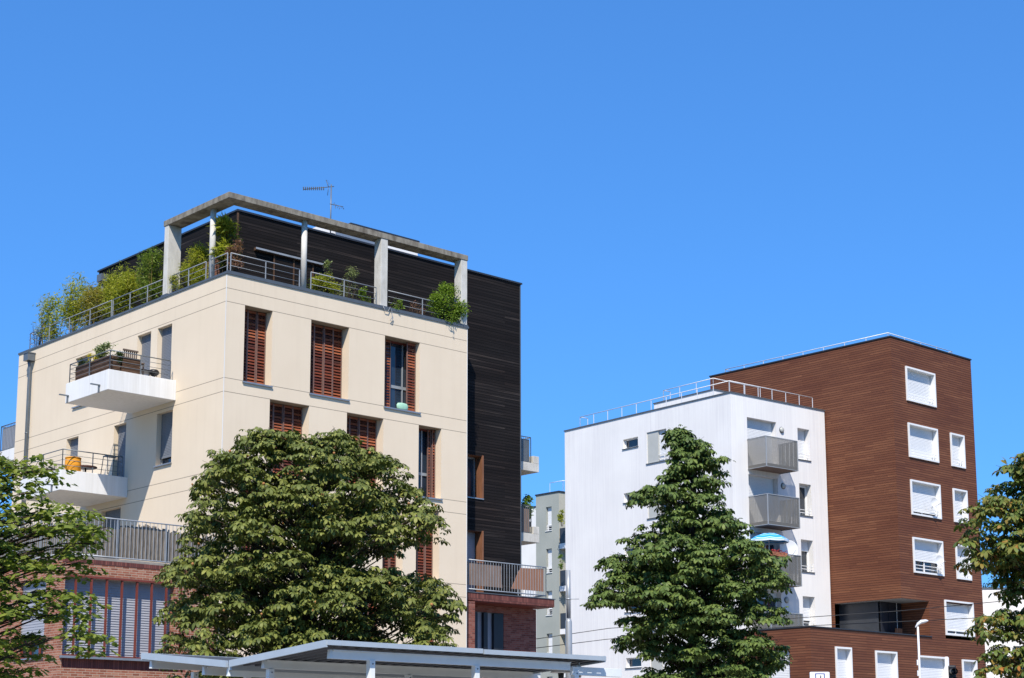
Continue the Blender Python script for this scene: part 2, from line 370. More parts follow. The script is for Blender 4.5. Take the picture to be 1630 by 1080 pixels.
def pane(face, root, name, u0, u1, z0, z1, depth, shut=1.0, smat='shutter_white', fmat='frame_white', sill=None, guard=False, mull=1, pitch=0.075, curtain=None, silld=0.05):
    """a window set at the back of its opening: frame, roller shutter lowered by `shut`, pane, sill, guard bar"""
    zs = z1-(z1-z0)*shut; w = 0.055
    f = MB(face).mat(fmat)
    f.box(u0, u0+w, depth-0.03, depth+0.03, z0, z1); f.box(u1-w, u1, depth-0.03, depth+0.03, z0, z1)
    f.box(u0+w, u1-w, depth-0.03, depth+0.03, z0, z0+w); f.box(u0+w, u1-w, depth-0.03, depth+0.03, z1-w, z1)
    if shut < 0.97:
        for k in range(1, mull+1):
            c = u0+(u1-u0)*k/(mull+1); f.box(c-0.035, c+0.035, depth-0.02, depth+0.02, z0+w, zs)
    o = f.build(name, root)
    g = MB(face).mat('window_glass'); g.box(u0+w, u1-w, depth+0.035, depth+0.05, z0+w, z1-w); g.build('pane', o)
    if curtain:
        c = MB(face).mat(curtain); c.box(u0+w+0.05, (u0+u1)/2, depth+0.022, depth+0.032, z0+w+0.1, zs); c.build('curtain', o)
    if shut > 0.02:
        s = MB(face).mat(smat); shutter_mesh(s, u0+0.03, u1-0.03, depth-0.045, zs, z1, pitch)
        s.box(u0+0.03, u1-0.03, depth-0.06, depth-0.035, zs-0.05, zs); s.build('roller_shutter', o)
    if sill:
        MB(face).mat(sill).box(u0-0.04, u1+0.04, -silld, depth-0.04, z0-0.045, z0-0.004).build('sill', o)
    if guard:
        b = MB(face).mat('frame_white' if fmat == 'frame_white' else 'galvanised')
        for k, zz in enumerate((z0+0.12, z0+0.27)): b.box(u0+0.01, u1-0.01, 0.05, 0.075, zz, zz+0.025)
        b.box(u1-0.2, u1-0.17, 0.045, 0.08, z0, z0+0.42); b.box(u1-0.07, u1-0.04, 0.045, 0.08, z0, z0+0.42)
        b.build('guard_rail', o)
    return o
def railing(parent, pts, z0, h, nbar=3, post=1.25, mat_='galvanised', name='railing', r=0.021, toprail=None, m=ident, verts=False, pitch=0.115, low=0.10, flat=False, skip0=False):
    """a railing along a polyline (x, y): handrail and bars, every post a sub-part"""
    mb = MB(m).mat(mat_); posts = []
    for a, b in zip(pts[:-1], pts[1:]):
        a = Vector((*a, 0)); b = Vector((*b, 0)); L = (b-a).length; d = (b-a)/L
        mb.tube([a+Vector((0, 0, z0+h)), b+Vector((0, 0, z0+h))], r*0.95, 8)
        if verts:
            mb.tube([a+Vector((0, 0, z0+low)), b+Vector((0, 0, z0+low))], r, 6)
            n = max(1, int(L/pitch))
            for k in range(n+1):
                p = a+d*(L*k/n); mb.tube([p+Vector((0, 0, z0+low)), p+Vector((0, 0, z0+h-0.01))], 0.0085, 5, False)
        else:
            for k in range(nbar):
                z = z0+low+(h-low)*k/nbar; mb.tube([a+Vector((0, 0, z)), b+Vector((0, 0, z))], r*0.42, 6)
        n = max(1, round(L/post))
        for k in range(n+1):
            if skip0 and k == 0: continue
            posts.append(a+d*(L*k/n))
    o = mb.build(name, parent)
    for p in posts:
        MB(m).mat(mat_).box(p.x-0.012, p.x+0.012, p.y-0.012, p.y+0.012, z0, z0+h-0.01).build('post', o)
    return o

# ------------------------------------------------------------------ setting
GR = MB().mat('lawn'); GR.poly([(-1500, -300, 0), (1500, -300, 0), (1500, 3000, 0), (-1500, 3000, 0)]); tag(GR.build('ground'), kind='structure')
rd = MB().mat('asphalt'); rd.box(-200, 200, 4, 20, -0.2, 0.004); tag(rd.build('road'), kind='structure')
pv = MB().mat('paving'); pv.box(-200, 200, 20.0, 44, -0.2, 0.13); tag(pv.build('pavement'), kind='structure')
pv = MB().mat('paving'); pv.box(-60, 70, 44.0, 108, -0.2, 0.012); tag(pv.build('courtyard_paving'), kind='structure')
sb = MB().mat('sign_white')
for k in range(-30, 30): sb.box(k*6, k*6+3, 11.9, 12.05, 0.0, 0.008)
tag(sb.build('road_marking'), kind='structure')

# ================================================================== CREAM APARTMENT BUILDING
ZT = 16.218
A = thing('apartment_building', 'cream rendered apartment building with red louvred windows, roof pergola and dark timber upper volume', 'building', (FA.x, FA.y, 0), FA.yaw)
XR, YL = 9.70, 13.82
DR = 0.42
zt = lambda k: 15.35-2.8*k; zb = lambda k: 12.965-2.8*k
right_ops = []
for k, us in ((0, [(0.68, 1.70), (3.16, 4.66), (6.12, 7.60)]), (1, [(1.67, 3.15), (4.62, 6.10), (7.58, 8.56)]),
              (2, [(0.68, 1.70), (3.16, 4.66), (6.12, 6.95), (7.50, 8.50)]), (3, [(1.67, 3.15), (4.62, 6.10), (7.58, 8.56)])):
    for u in us: right_ops.append((u[0], u[1], zb(k), zt(k), DR, k))
DL = 0.22
left_ops = [(4.40, 5.26, 13.05, 15.28), (3.11, 3.99, 13.05, 15.28),
            (9.01, 9.85, 10.75, 12.50), (5.78, 6.58, 10.20, 12.48), (2.89, 3.84, 10.76, 12.45), (8.35, 9.45, 13.56, 15.28),
            (5.93, 7.22, 7.40, 9.70), (10.6, 11.5, 7.9, 9.70)]
w = MB(RF(0)); wall(w, 0, XR, 0, ZT, [o[:5] for o in right_ops], 'cream_render')
w.m = LF(0); wall(w, 0, YL, 0, ZT, [(*o, DL) for o in left_ops], 'cream_render')
w.m = ident; w.mat('cream_render')
w.poly([(XR, 0, 0), (XR, 1.2, 0), (XR, 1.2, ZT), (XR, 0, ZT)]); w.poly([(0, YL, 0), (XR, YL, 0), (XR, YL, ZT), (0, YL, ZT)])
w.poly([(XR, 1.2, 0), (XR, YL, 0), (XR, YL, ZT), (XR, 1.2, ZT)])
w.mat('roof_gravel').poly([(0, 0, ZT-0.25), (XR, 0, ZT-0.25), (XR, YL, ZT-0.25), (0, YL, ZT-0.25)])
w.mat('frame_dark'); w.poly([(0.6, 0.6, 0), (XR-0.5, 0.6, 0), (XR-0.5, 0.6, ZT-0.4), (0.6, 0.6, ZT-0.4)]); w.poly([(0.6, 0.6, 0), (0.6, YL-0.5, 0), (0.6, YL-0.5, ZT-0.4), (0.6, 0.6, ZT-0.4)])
w.build('wall', A)
# metal coping
cp = MB().mat('coping'); cp.box(-0.03, XR+0.05, -0.03, 0.30, ZT, ZT+0.07); cp.box(-0.03, 0.30, 0.30, YL+0.03, ZT, ZT+0.07)
cp.box(0.02, XR, 0.0, 0.02, ZT-0.0, ZT+0.12); cp.build('coping', A)
tr = MB().mat('white_paint'); tr.box(-0.005, 0.012, -0.005, 0.012, 0, ZT-0.01); tr.build('corner_bead', A); MB().mat('white_paint').box(XR-0.02, XR+0.006, -0.005, 0.02, 0, ZT-0.01).build('corner_bead', A)

def slat_panel(face, parent, u0, u1, z0, z1, d, yawdeg=0, name='louvred_shutter'):
    """one leaf of a wooden louvred shutter; yawdeg turns it about its outer edge"""
    a = R(yawdeg); ca, sa = math.cos(a), math.sin(a)
    m = (lambda u, dd, z: face(u1-(u1-u)*ca-(dd-d)*sa*0, d+(dd-d)-(u1-u)*sa, z)) if yawdeg else face
    mb = MB(m).mat('shutter_stile'); t = 0.022; s = 0.032
    mb.box(u0, u0+s, d-t, d+t, z0, z1); mb.box(u1-s, u1, d-t, d+t, z0, z1)
    mb.mat('red_wood_slats')
    mb.box(u0+s, u1-s, d-t*.8, d+t*.8, z0, z0+0.07); mb.box(u0+s, u1-s, d-t*.8, d+t*.8, z1-0.07, z1)
    mb.box(u0+s, u1-s, d-t*.8, d+t*.8, (z0+z1)/2-0.035, (z0+z1)/2+0.035)
    n = int((z1-z0-0.14)/0.094); h = (z1-z0-0.14)/n
    for i in range(n):
        a0 = z0+0.07+i*h
        if abs(a0+h/2-(z0+z1)/2) < 0.07: continue
        j = random.uniform(-0.006, 0.006)
        mb.faces([(u0+s, d-t+j, a0+0.006), (u1-s, d-t+j, a0+0.006), (u1-s, d+t*0.6, a0+h*0.83), (u0+s, d+t*0.6, a0+h*0.83),
                  (u0+s, d-t+j+0.012, a0), (u1-s, d-t+j+0.012, a0), (u1-s, d+t*0.6+0.012, a0+h*0.8), (u0+s, d+t*0.6+0.012, a0+h*0.8)],
                 [(0, 1, 2, 3), (4, 7, 6, 5), (0, 4, 5, 1), (2, 6, 7, 3), (0, 3, 7, 4), (1, 5, 6, 2)])
    return mb.build(name, parent)
def louvre_window(u0, u1, z0, z1, style):
    F = RF(0); fr = MB(F).mat('rust_red_steel'); d = DR
    for a, b in ((u0, u0+0.05), (u1-0.05, u1)): fr.box(a, b, d-0.005, d+0.06, z0, z1)
    fr.box(u0+0.05, u1-0.05, d-0.005, d+0.06, z1-0.06, z1); fr.box(u0+0.05, u1-0.05, d-0.005, d+0.06, z0, z0+0.05)
    o = fr.build('window', A)
    g = MB(F).mat('window_glass').box(u0+0.05, u1-0.05, d+0.075, d+0.09, z0, z1); g.build('pane', o)
    gf = MB(F).mat('frame_grey')
    um = (u0+u1)/2 if style != 'open' else u0+(u1-u0)*0.74
    gf.box(u0+0.05, u1-0.05, d+0.04, d+0.07, z0+0.80, z0+0.90)
    for a in (u0+0.05, um, u1-0.09): gf.box(a, a+0.045, d+0.042, d+0.072, z0+0.05, z1-0.06)
    gf.build('frame', o)
    MB(F).mat('sill_metal').box(u0-0.03, u1+0.03, -0.055, d-0.02, z0-0.05, z0-0.004).build('sill', o)
    W = u1-u0; n = 4 if W > 1.2 else 3; pw = (W-0.02)/n; ds = 0.36
    if style == 'closed':
        for k in range(n): slat_panel(F, o, u0+0.01+k*pw, u0+0.01+(k+1)*pw-0.008, z0+0.02, z1-0.02, ds + (0.012 if k % 2 else -0.012))
    elif style == 'open':      # two leaves closed on the left, glazing in the middle, one leaf folded against the right reveal
        for k in range(2): slat_panel(F, o, u0+0.01+k*pw*0.72, u0+0.01+(k+1)*pw*0.72-0.008, z0+0.02, z1-0.02, ds+(0.012 if k else -0.012))
        slat_panel(F, o, u1-0.40, u1-0.03, z0+0.02, z1-0.02, ds-0.16, 0)
    elif style == 'tilt':      # glazing on the left, leaves folded at the right
        slat_panel(F, o, u1-0.30, u1-0.17, z0+0.02, z1-0.02, ds+0.01); slat_panel(F, o, u1-0.165, u1-0.03, z0+0.02, z1-0.02, ds-0.06)
    return o
styles = {0: ['closed', 'closed', 'open'], 1: ['closed', 'closed', 'tilt'], 2: ['closed', 'tilt', 'closed', 'closed'], 3: ['closed', 'open', 'closed']}
cnt = {}
for (a, b, c, d, _, k) in right_ops:
    i = cnt.get(k, 0); cnt[k] = i+1; louvre_window(a, b, c, d, styles[k][i])
# left face windows with grey roller shutters
for i, (a, b, c, d) in enumerate(left_ops):
    sh = 0.83 if i == 4 else (0.985)
    pane(LF(0), A, 'door' if i in (0, 1, 3, 6) else 'window', a+0.0, b, c, d, DL-0.02, sh, 'shutter_grey', 'frame_grey', 'sill_metal' if i in (2, 4, 5, 7) else None, False, 0, 0.05, silld=0.06)

# cantilevered balconies on the left face
def balcony(y1, y2, z0, z1, p, spouts, dark=False):
    b = MB().mat('white_paint')
    b.box(-p, -0.002, y1, y2, z0, z1-0.0)
    o = b.build('balcony', A, 0.01)
    for yy in spouts:
        s = MB().mat('zinc_grey'); s.box(-p-0.32, -p-0.003, yy-0.05, yy+0.01, z0+0.19, z0+0.225); s.box(-p-0.06, -p-0.02, yy-0.03, yy+0.0, z0-0.03, z0+0.19); s.build('drain_spout', o)
    r = railing(o, [(-0.18, y1+0.08), (-p+0.08, y1+0.08), (-p+0.08, y2-0.08), (-0.18, y2-0.08)], z1, 0.62 if not dark else 0.66, 3, 1.05, 'zinc_grey', 'railing', 0.018, low=0.16)
    return o
balcony(2.735, 5.45, 12.71, 13.345, 2.365, (3.25, 5.25))
balcony(5.535, 8.30, 9.965, 10.62, 2.36, (6.05, 8.05), True)
# downpipe with hopper head
dp = MB().mat('zinc_grey'); dp.tube([(-0.12, 12.67, 7.3), (-0.12, 12.67, 15.55), (-0.17, 12.67, 15.78)], 0.058, 10)
dp.box(-0.30, -0.02, 12.5, 12.84, 15.76, 16.02); dp.box(-0.32, 0.0, 12.48, 12.86, 16.02, 16.05)
for zz in (8.5, 10.8, 13.1): dp.tube([(-0.12, 12.67, zz), (-0.12, 12.67, zz+0.04)], 0.066, 10)
dp.build('downpipe', A)

# dark timber upper volume
PX, PY, PZ = 1.62, 2.0, 19.08
XD = 14.04
YD = 11.1
w = MB(RF(PY))
u_, za_, zb_w, zc_w, zd_w = FA.hit(768, 727, 1, PY)[0], FA.hit(768, 727, 1, PY)[2], FA.hit(768, 794, 1, PY)[2], FA.hit(768, 847, 1, PY)[2], 7.28
dops = [(u_-1.3, u_, zb_w, za_, 0.45), (u_-1.3, u_, zd_w, zc_w, 0.45)]
wall(w, PX, XD, 0, PZ, dops, 'charred_boards', 'rust_orange_wood')
w.m = LF(PX); wall(w, PY, YD, ZT-0.3, PZ, [(3.0, 4.2, 16.0, 18.0, 0.15)], 'charred_boards')
w.m = ident; w.mat('charred_boards'); w.poly([(XD, PY, 0), (XD, YD, 0), (XD, YD, PZ), (XD, PY, PZ)]); w.poly([(PX, YD, ZT-0.3), (XD, YD, ZT-0.3), (XD, YD, PZ), (PX, YD, PZ)])
w.poly([(XR, YD, 0), (XD, YD, 0), (XD, YD, ZT), (XR, YD, ZT)])
w.mat('roof_gravel').poly([(PX, PY, PZ-0.15), (XD, PY, PZ-0.15), (XD, YD, PZ-0.15), (PX, YD, PZ-0.15)])
w.build('timber_wall', A)
cp = MB().mat('dark_coping'); cp.box(PX-0.05, XD+0.06, PY-0.05, PY+0.2, PZ, PZ+0.06); cp.box(PX-0.05, PX+0.2, PY+0.2, YD+0.05, PZ, PZ+0.06); cp.box(XD-0.2, XD+0.06, PY+0.2, YD+0.05, PZ, PZ+0.06); cp.build('roof_edge', A)
cb = MB().mat('planter_wood'); cb.box(PX-0.02, PX+0.03, PY-0.02, PY+0.03, ZT, PZ-0.003); cb.build('corner_trim', A); MB().mat('coping').box(XD-0.03, XD+0.012, PY-0.012, PY+0.03, 7.3, PZ-0.003).build('corner_trim', A)
pane(RF(PY), A, 'window', u_-1.3, u_, zb_w, za_, 0.42, 0.0, 'shutter_white', 'frame_grey', 'sill_metal', False, 0, silld=0.04, curtain='mint_plastic')
pane(RF(PY), A, 'window', u_-1.3, u_, zd_w, zc_w, 0.42, 0.99, 'shutter_pale', 'frame_grey', None, False, 0)
for (u, z0_, z1_) in ((u_, zb_w, za_), (u_, zd_w, zc_w)):
    MB(RF(PY)).mat('rust_orange_wood').box(u-0.03, u+0.035, -0.03, 0.36, z0_+0.003, z1_+0.03).build('window_lining', A)
dd = MB(RF(PY)).mat('charred_boards'); dd.box(3.0, 4.6, -0.04, -0.004, ZT-0.1, c0[2]-0.35 if 0 else 17.9).build('door', A); fr_ = MB(RF(PY)).mat('planter_wood'); [fr_.box(a, a+0.05, -0.055, -0.042, ZT-0.1, 17.9) for a in (3.0, 3.78, 4.55)]; fr_.build('door_frame', A)
pane(LF(PX), A, 'door', 3.0, 4.2, 16.0, 18.0, 0.14, 0.99, 'rust_orange_wood', 'rust_red_steel', None, False, 1)
aw = MB(RF(PY)).mat('planter_wood'); c0 = FA.hit(408, 392, 1, PY-0.14); c1 = FA.hit(515, 420, 1, PY-0.14); aw.box(c0[0], c1[0], -0.12, -0.003, c0[2]-0.12, c0[2]-0.03); aw.mat('galvanised').box(c0[0], c1[0]+0.02, -0.14, -0.122, c0[2]-0.09, c0[2]-0.03); aw.build('door_canopy', A)
h2 = MB().mat('zinc_grey'); hh = FA.hit(164, 438, 0, PX-0.15); hy, hz = hh[1], hh[2]; h2.box(PX-0.3, PX-0.02, hy-0.17, hy+0.17, hz-0.27, hz); h2.tube([(PX-0.15, hy, 16.2), (PX-0.15, hy, hz-0.27)], 0.06, 8); h2.build('rain_hopper', A)
rb = MB().mat('white_render'); b0 = FA.hit(530, 368, 1, 4.0); b1 = FA.hit(665, 384, 1, 4.0); b2 = FA.hit(557, 355, 1, 4.0); rb.box(b0[0], b1[0], 4.0, 8.0, PZ-0.1, b1[2]-0.06); rb.mat('dark_coping').box(b2[0], b1[0]+0.05, 3.95, 8.05, b1[2]-0.06, b1[2]); rb.mat('sill_metal').box(b0[0]+0.1, b0[0]+1.9, 3.96, 3.998, PZ, b1[2]-0.2); rb.build('roof_plant_box', A)
rv = MB().mat('black_plastic'); rv.box(11.0, 11.3, 2.3, 2.6, PZ-0.1, PZ+0.14); rv.lathe((5.6, 2.4, PZ-0.1), [(0.1, 0), (0.1, 0.22), (0.16, 0.24), (0.16, 0.3)], 10); rv.build('roof_vent', A)

# concrete pergola round the terrace
pg = MB().mat('weathered_concrete')
pb0, pb1 = 18.64, 18.825
pg.box(-0.02, XR+0.01, -0.02, 0.52, pb0, pb1); pg.box(-0.02, 0.52, 0.52, 3.82, pb0, pb1)
PG = pg.build('pergola', A, 0.008)
for (x0_, x1_, y0_, y1_) in ((5.92, 6.20, 0.0, 0.36), (9.41, 9.69, 0.0, 0.36), (0.0, 0.48, 3.53, 3.78)):
    MB().mat('pale_concrete').box(x0_, x1_, y0_, y1_, ZT+0.075, pb0-0.002).build('pier', PG, 0.01)
for (x_, y_) in ((0.27, 1.30), (3.02, 0.27)):
    MB().mat('pale_concrete').tube([(x_, y_, ZT+0.075), (x_, y_, pb0-0.002)], 0.095, 16).build('column', PG)
fl = MB().mat('coping')
for (x0_, x1_, y0_, y1_) in ((5.86, 6.26, -0.02, 0.42), (9.35, 9.72, -0.02, 0.42), (-0.02, 0.54, 3.47, 3.84)): fl.box(x0_, x1_, y0_, y1_, ZT+0.071, ZT+0.12)
fl.build('pier_flashing', PG)
# terrace railings between the piers
zc = ZT+0.075; RH = 0.66
for (p0, p1) in (((0.22, 0.15), (2.78, 0.15)), ((3.22, 0.15), (5.85, 0.15)), ((6.28, 0.15), (9.36, 0.15)), ((0.15, 0.22), (0.15, 1.16)), ((0.15, 1.44), (0.15, 3.48)), ((0.15, 3.86), (0.15, 7.25)), ((0.15, 7.35), (0.15, 13.3))):
    railing(A, [p0, p1], zc, RH, 3, 1.35, 'frame_grey', 'terrace_railing', 0.018, low=0.06)
railing(A, [(0.15, 13.3), (1.6, 13.3)], zc, RH, 3, 1.35, 'frame_grey', 'terrace_railing', 0.018, low=0.06)

# brick podium
POX, POT = -5.0, 7.12
w = MB(RF(0)); wall(w, POX, -0.003, 0, POT, [(-4.9, -1.45, 4.43, 6.60, 0.28), (-4.9, -1.0, 4.10, 4.36, 0.05), (-4.3, -1.4, 0.9, 3.1, 0.2)], 'red_brick')
w.m = LF(POX); wall(w, 0, 13.8, 0, POT, [(0.9, 2.6, 4.43, 6.60, 0.2), (4.4, 6.6, 4.43, 6.60, 0.2), (8.2, 10.4, 4.43, 6.6, 0.2)], 'red_brick')
w.m = ident; w.mat('red_brick').poly([(POX, 13.8, 0), (0, 13.8, 0), (0, 13.8, POT), (POX, 13.8, POT)])
w.mat('paving').box(POX-0.02, -0.004, 0.02, 13.82, POT, POT+0.08); w.build('podium_wall', A)
MB(RF(0)).mat('soldier_brick').box(-4.9, -1.0, 0.035, 0.05, 4.10, 4.36).build('soldier_course', A)
MB(RF(0)).mat('soldier_brick').box(POX, -0.01, -0.008, -0.002, POT-0.13, POT).build('podium_edge', A)
bw = MB(RF(0)).mat('rust_red_steel'); bw.box(-4.9, -1.45, -0.03, 0.02, 6.60, 6.66)
BW = bw.build('window', A); MB(RF(0)).mat('rust_red_steel').box(-4.9, -1.45, 0.0, 0.22, 4.43, 4.47).build('lower_frame', BW)
MB(RF(0)).mat('sill_metal').box(-4.98, -1.40, -0.12, 0.0, 4.36, 4.425).build('sill', BW)
u = -4.9
for k in range(8):
    a = -4.9+0.31+k*0.475
    MB(RF(0)).mat('rust_red_steel').box(a, a+0.05, -0.01, 0.05, 4.47, 6.60).build('mullion', BW)
s = MB(RF(0)).mat('shutter_pale'); shutter_mesh(s, -4.9, -1.45, 0.25, 4.47, 6.6, 0.07, 0.018); s.build('roller_shutter', BW)
pane(RF(0), A, 'window', -4.3, -1.4, 0.9, 3.1, 0.18, 0.6, 'shutter_pale', 'frame_grey', 'sill_metal', False, 2)
for (a, b) in ((0.9, 2.6), (4.4, 6.6), (8.2, 10.4)): pane(LF(POX), A, 'window', a, b, 4.43, 6.60, 0.18, 0.7, 'shutter_pale', 'rust_red_steel', 'sill_metal', False, 2)
# right podium under the terrace
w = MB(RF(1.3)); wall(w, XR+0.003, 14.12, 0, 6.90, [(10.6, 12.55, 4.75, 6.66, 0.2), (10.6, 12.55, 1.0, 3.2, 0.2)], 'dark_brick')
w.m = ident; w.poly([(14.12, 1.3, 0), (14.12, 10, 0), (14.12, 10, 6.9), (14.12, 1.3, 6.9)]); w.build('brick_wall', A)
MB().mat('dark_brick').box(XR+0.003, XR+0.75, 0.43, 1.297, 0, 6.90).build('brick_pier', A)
sl = MB().mat('soldier_brick'); sl.box(XR+0.003, 14.18, 0.42, 10.9, 6.93, 7.19); sl.mat('rust_red_steel').box(XR+0.76, 14.16, 0.45, 1.29, 6.905, 6.927); sl.mat('coping').box(XR+0.003, 14.22, 0.40, 1.95, 7.192, 7.22); sl.build('terrace_slab', A)
pane(RF(1.3), A, 'window', 10.6, 12.55, 4.75, 6.66, 0.15, 0.72, 'shutter_pale', 'frame_dark', None, False, 0)
W1 = A.children[-1]
MB(RF(1.3)).mat('frame_dark').box(10.66, 12.50, 0.02, 0.09, 4.77, 5.15).build('lower_panel', W1); MB(RF(1.3)).mat('frame_dark').box(12.26, 12.52, -0.02, 0.085, 5.16, 6.64).build('side_panel', W1)
for k in range(4):
    MB(RF(1.3)).mat('frame_dark').box(10.66+k*0.47, 10.84+k*0.47, -0.03, 0.10, 4.77, 6.64).build('mullion', W1)
pane(RF(1.3), A, 'window', 10.6, 12.55, 1.0, 3.2, 0.15, 0.5, 'shutter_pale', 'frame_dark', None, False, 2)
railing(A, [(XR+0.40, 0.5), (13.85, 0.5)], 7.22, 1.10, 3, 9, 'galvanised', 'balustrade', 0.02, verts=True, pitch=0.125, low=0.10)
railing(A, [(13.85, 0.5), (13.85, 1.95)], 7.22, 1.10, 3, 2.2, 'galvanised', 'balustrade', 0.02, verts=True, pitch=0.125, low=0.10)
railing(A, [(XR+0.10, 0.5), (XR+0.40, 0.5)], 7.22, 1.10, 3, 2.2, 'coping', 'balustrade', 0.02, verts=True, pitch=0.03, low=0.05)
railing(A, [(POX+0.1, 13.2), (POX+0.1, 0.12), (-0.12, 0.12)], 7.20, 1.15, 3, 1.5, 'galvanised', 'balustrade', 0.02, verts=True, pitch=0.125, low=0.05)
# privacy screens hung inside the balustrades
cs = MB(lambda u, d, z: (u+0.36, 0.545+d, z)).mat('copper_screen'); dz = 7.46
cs.mat('dark_screen').poly([(9.80, 0, dz), (11.45, 0, dz), (11.38, 0, 8.0), (11.42, 0, 8.22), (9.80, 0, 8.26)]); cs.mat('copper_screen')
pts = [(11.85, 0, dz), (13.42, 0, dz), (13.42, 0, 8.26), (12.32, 0, 8.22), (12.15, 0, 8.0), (12.02, 0, 7.75)]
cs.poly(pts); scr = cs.build('privacy_screen', A); sm = scr.modifiers.new('thickness', 'SOLIDIFY'); sm.thickness = 0.02
rs = MB(RF(0.22)).mat('reed_screen'); x_ = POX+0.2
while x_ < -0.15:
    nx = x_+random.uniform(0.03, 0.07); rs.box(x_, nx, random.uniform(-0.012, 0), 0.014, 7.24, 8.17+0.09*math.sin(x_*2.1)+random.uniform(-0.05, 0.05)); x_ = nx
rs.build('reed_screen', A)
rs = MB(LF(POX+0.2)).mat('reed_screen'); x_ = 0.3
while x_ < 13:
    nx = x_+random.uniform(0.05, 0.1); rs.box(x_, nx, random.uniform(-0.012, 0), 0.014, 7.24, 8.15+random.uniform(-0.04, 0.04)); x_ = nx
rs.build('reed_screen', A)

# rear balconies seen past the building's edges
def rear_balcony(z, hh, planter):
    b = MB().mat('pale_concrete'); b.box(XD+0.003, XE, 2.8, 6.0, z-0.32, z); b.box(XE-0.3, XE, 2.8, 3.3, z+0.002, z+0.28); o = b.build('balcony', A, 0.01)
    railing(o, [(XD+0.05, 2.88), (XE-0.35, 2.88), (XE-0.35, 5.9)], z, hh, 3, 1.5, 'zinc_grey', 'railing', 0.018, verts=True, pitch=0.09, low=0.03)
    s = MB(RF(2.93)).mat('dark_screen' if planter else 'zinc_grey'); s.box(XD+0.45, XE-0.4, 0, 0.02, z+0.05, z+hh-0.08); s.build('privacy_screen', o)
p = FA.hit(858, 737, 1, 2.8); q = FA.hit(858, 849, 1, 2.8); XE = p[0]; QZ = q[2]
rear_balcony(p[2]-0.05, 0.98, False); rear_balcony(q[2]-0.05, 1.05, True)
p = FA.hit(23, 712, 1, YL)
b = MB().mat('white_paint'); b.box(0.02, 4, YL+0.003, YL+1.35, p[2]-0.45, p[2]); o = b.build('balcony', A, 0.01)
railing(o, [(0.06, YL+0.1), (0.06, YL+1.28), (3.9, YL+1.28)], p[2], 0.95, 3, 1.2, 'zinc_grey', 'railing', 0.02, verts=True, pitch=0.11, low=0.03)
MB(LF(0.10)).mat('shutter_pale').box(YL+0.1, YL+1.25, 0, 0.01, p[2]+0.06, p[2]+0.88).build('privacy_screen', o)

# ================================================================== WHITE APARTMENT BUILDING
WZ = 18.98; WX, WY = 6.87, 12.16
Wb = thing('apartment_building', 'white rendered apartment block with three grey perforated balconies and a roof guard rail', 'building', (FW.x, FW.y, 0), FW.yaw)
def wz(z, k): return z-2.8*k
rops = []
for k in range(6): rops.append((1.13, 3.22, 15.55-2.8*k, 17.94-2.8*k, 0.36)); rops.append((4.78, 5.67, 16.29-2.8*k, 17.87-2.8*k, 0.40))
lops = []
for k in range(6): lops.append((6.47, 7.58, 17.36-2.8*k-0.02, 17.83-2.8*k, 0.2)); lops.append((4.41, 5.83, 16.33-2.8*k, 17.93-2.8*k, 0.2))
w = MB(RF(0)); wall(w, 0, WX, 0, WZ, rops, 'white_render'); w.m = LF(0); wall(w, 0, WY, 0, WZ, lops, 'white_render')
w.m = ident; w.mat('white_render'); w.poly([(WX, 0, 0), (WX, WY, 0), (WX, WY, WZ), (WX, 0, WZ)]); w.poly([(0, WY, 0), (WX, WY, 0), (WX, WY, WZ), (0, WY, WZ)])
w.mat('roof_gravel').poly([(0, 0, WZ-0.2), (WX, 0, WZ-0.2), (WX, WY, WZ-0.2), (0, WY, WZ-0.2)])
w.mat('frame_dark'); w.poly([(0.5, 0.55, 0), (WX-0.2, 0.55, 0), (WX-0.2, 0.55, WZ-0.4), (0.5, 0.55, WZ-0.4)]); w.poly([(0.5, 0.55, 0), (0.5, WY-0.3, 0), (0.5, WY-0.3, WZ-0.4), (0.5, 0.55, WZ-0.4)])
w.build('wall', Wb)
cp = MB().mat('coping'); cp.box(-0.04, WX+0.04, -0.04, 0.25, WZ, WZ+0.06); cp.box(-0.04, 0.25, 0.25, WY+0.04, WZ, WZ+0.06); cp.build('coping', Wb)
for k in range(6):
    if k < 2 or k > 3: pane(RF(0), Wb, 'balcony_door', 1.13, 3.22, 15.55-2.8*k, 17.94-2.8*k, 0.33, 0.99, 'shutter_white', 'frame_white', None, False, 1)
    else: pane(RF(0), Wb, 'balcony_door', 1.13, 3.22, 15.55-2.8*k, 17.94-2.8*k, 0.33, 0.12, 'shutter_white', 'frame_white', None, False, 2)
    sh = (0.985, 0.05, 0.30, 0.70, 0.9, 0.5)[k]
    pane(RF(0), Wb, 'window', 4.78, 5.67, 16.29-2.8*k, 17.87-2.8*k, 0.37, sh, 'shutter_white', 'frame_white', 'coping', True, 0, curtain='curtain_teal' if k in (1, 2) else None)
    pane(LF(0), Wb, 'small_window', 6.47, 7.58, 17.34-2.8*k, 17.83-2.8*k, 0.18, 0.0, 'shutter_white', 'frame_white', 'coping', False, 0)
    o = pane(LF(0), Wb, 'window', 4.41, 5.83, 16.33-2.8*k, 17.93-2.8*k, 0.18, 0.99 if k != 1 else 0.0, 'shutter_white', 'frame_white', 'coping', False, 1)
    MB(LF(0)).mat('lamp_glass').box(5.04, 5.83, 0.05, 0.13, 16.34-2.8*k, 17.92-2.8*k).build('side_panel', o)
    g = MB(LF(0)).mat('frame_white')
    for zz in (0.15, 0.33): g.box(4.43, 5.03, 0.05, 0.08, 16.33-2.8*k+zz, 16.36-2.8*k+zz)
    g.box(4.6, 4.63, 0.05, 0.08, 16.33-2.8*k, 16.72-2.8*k); g.build('guard_rail', o)
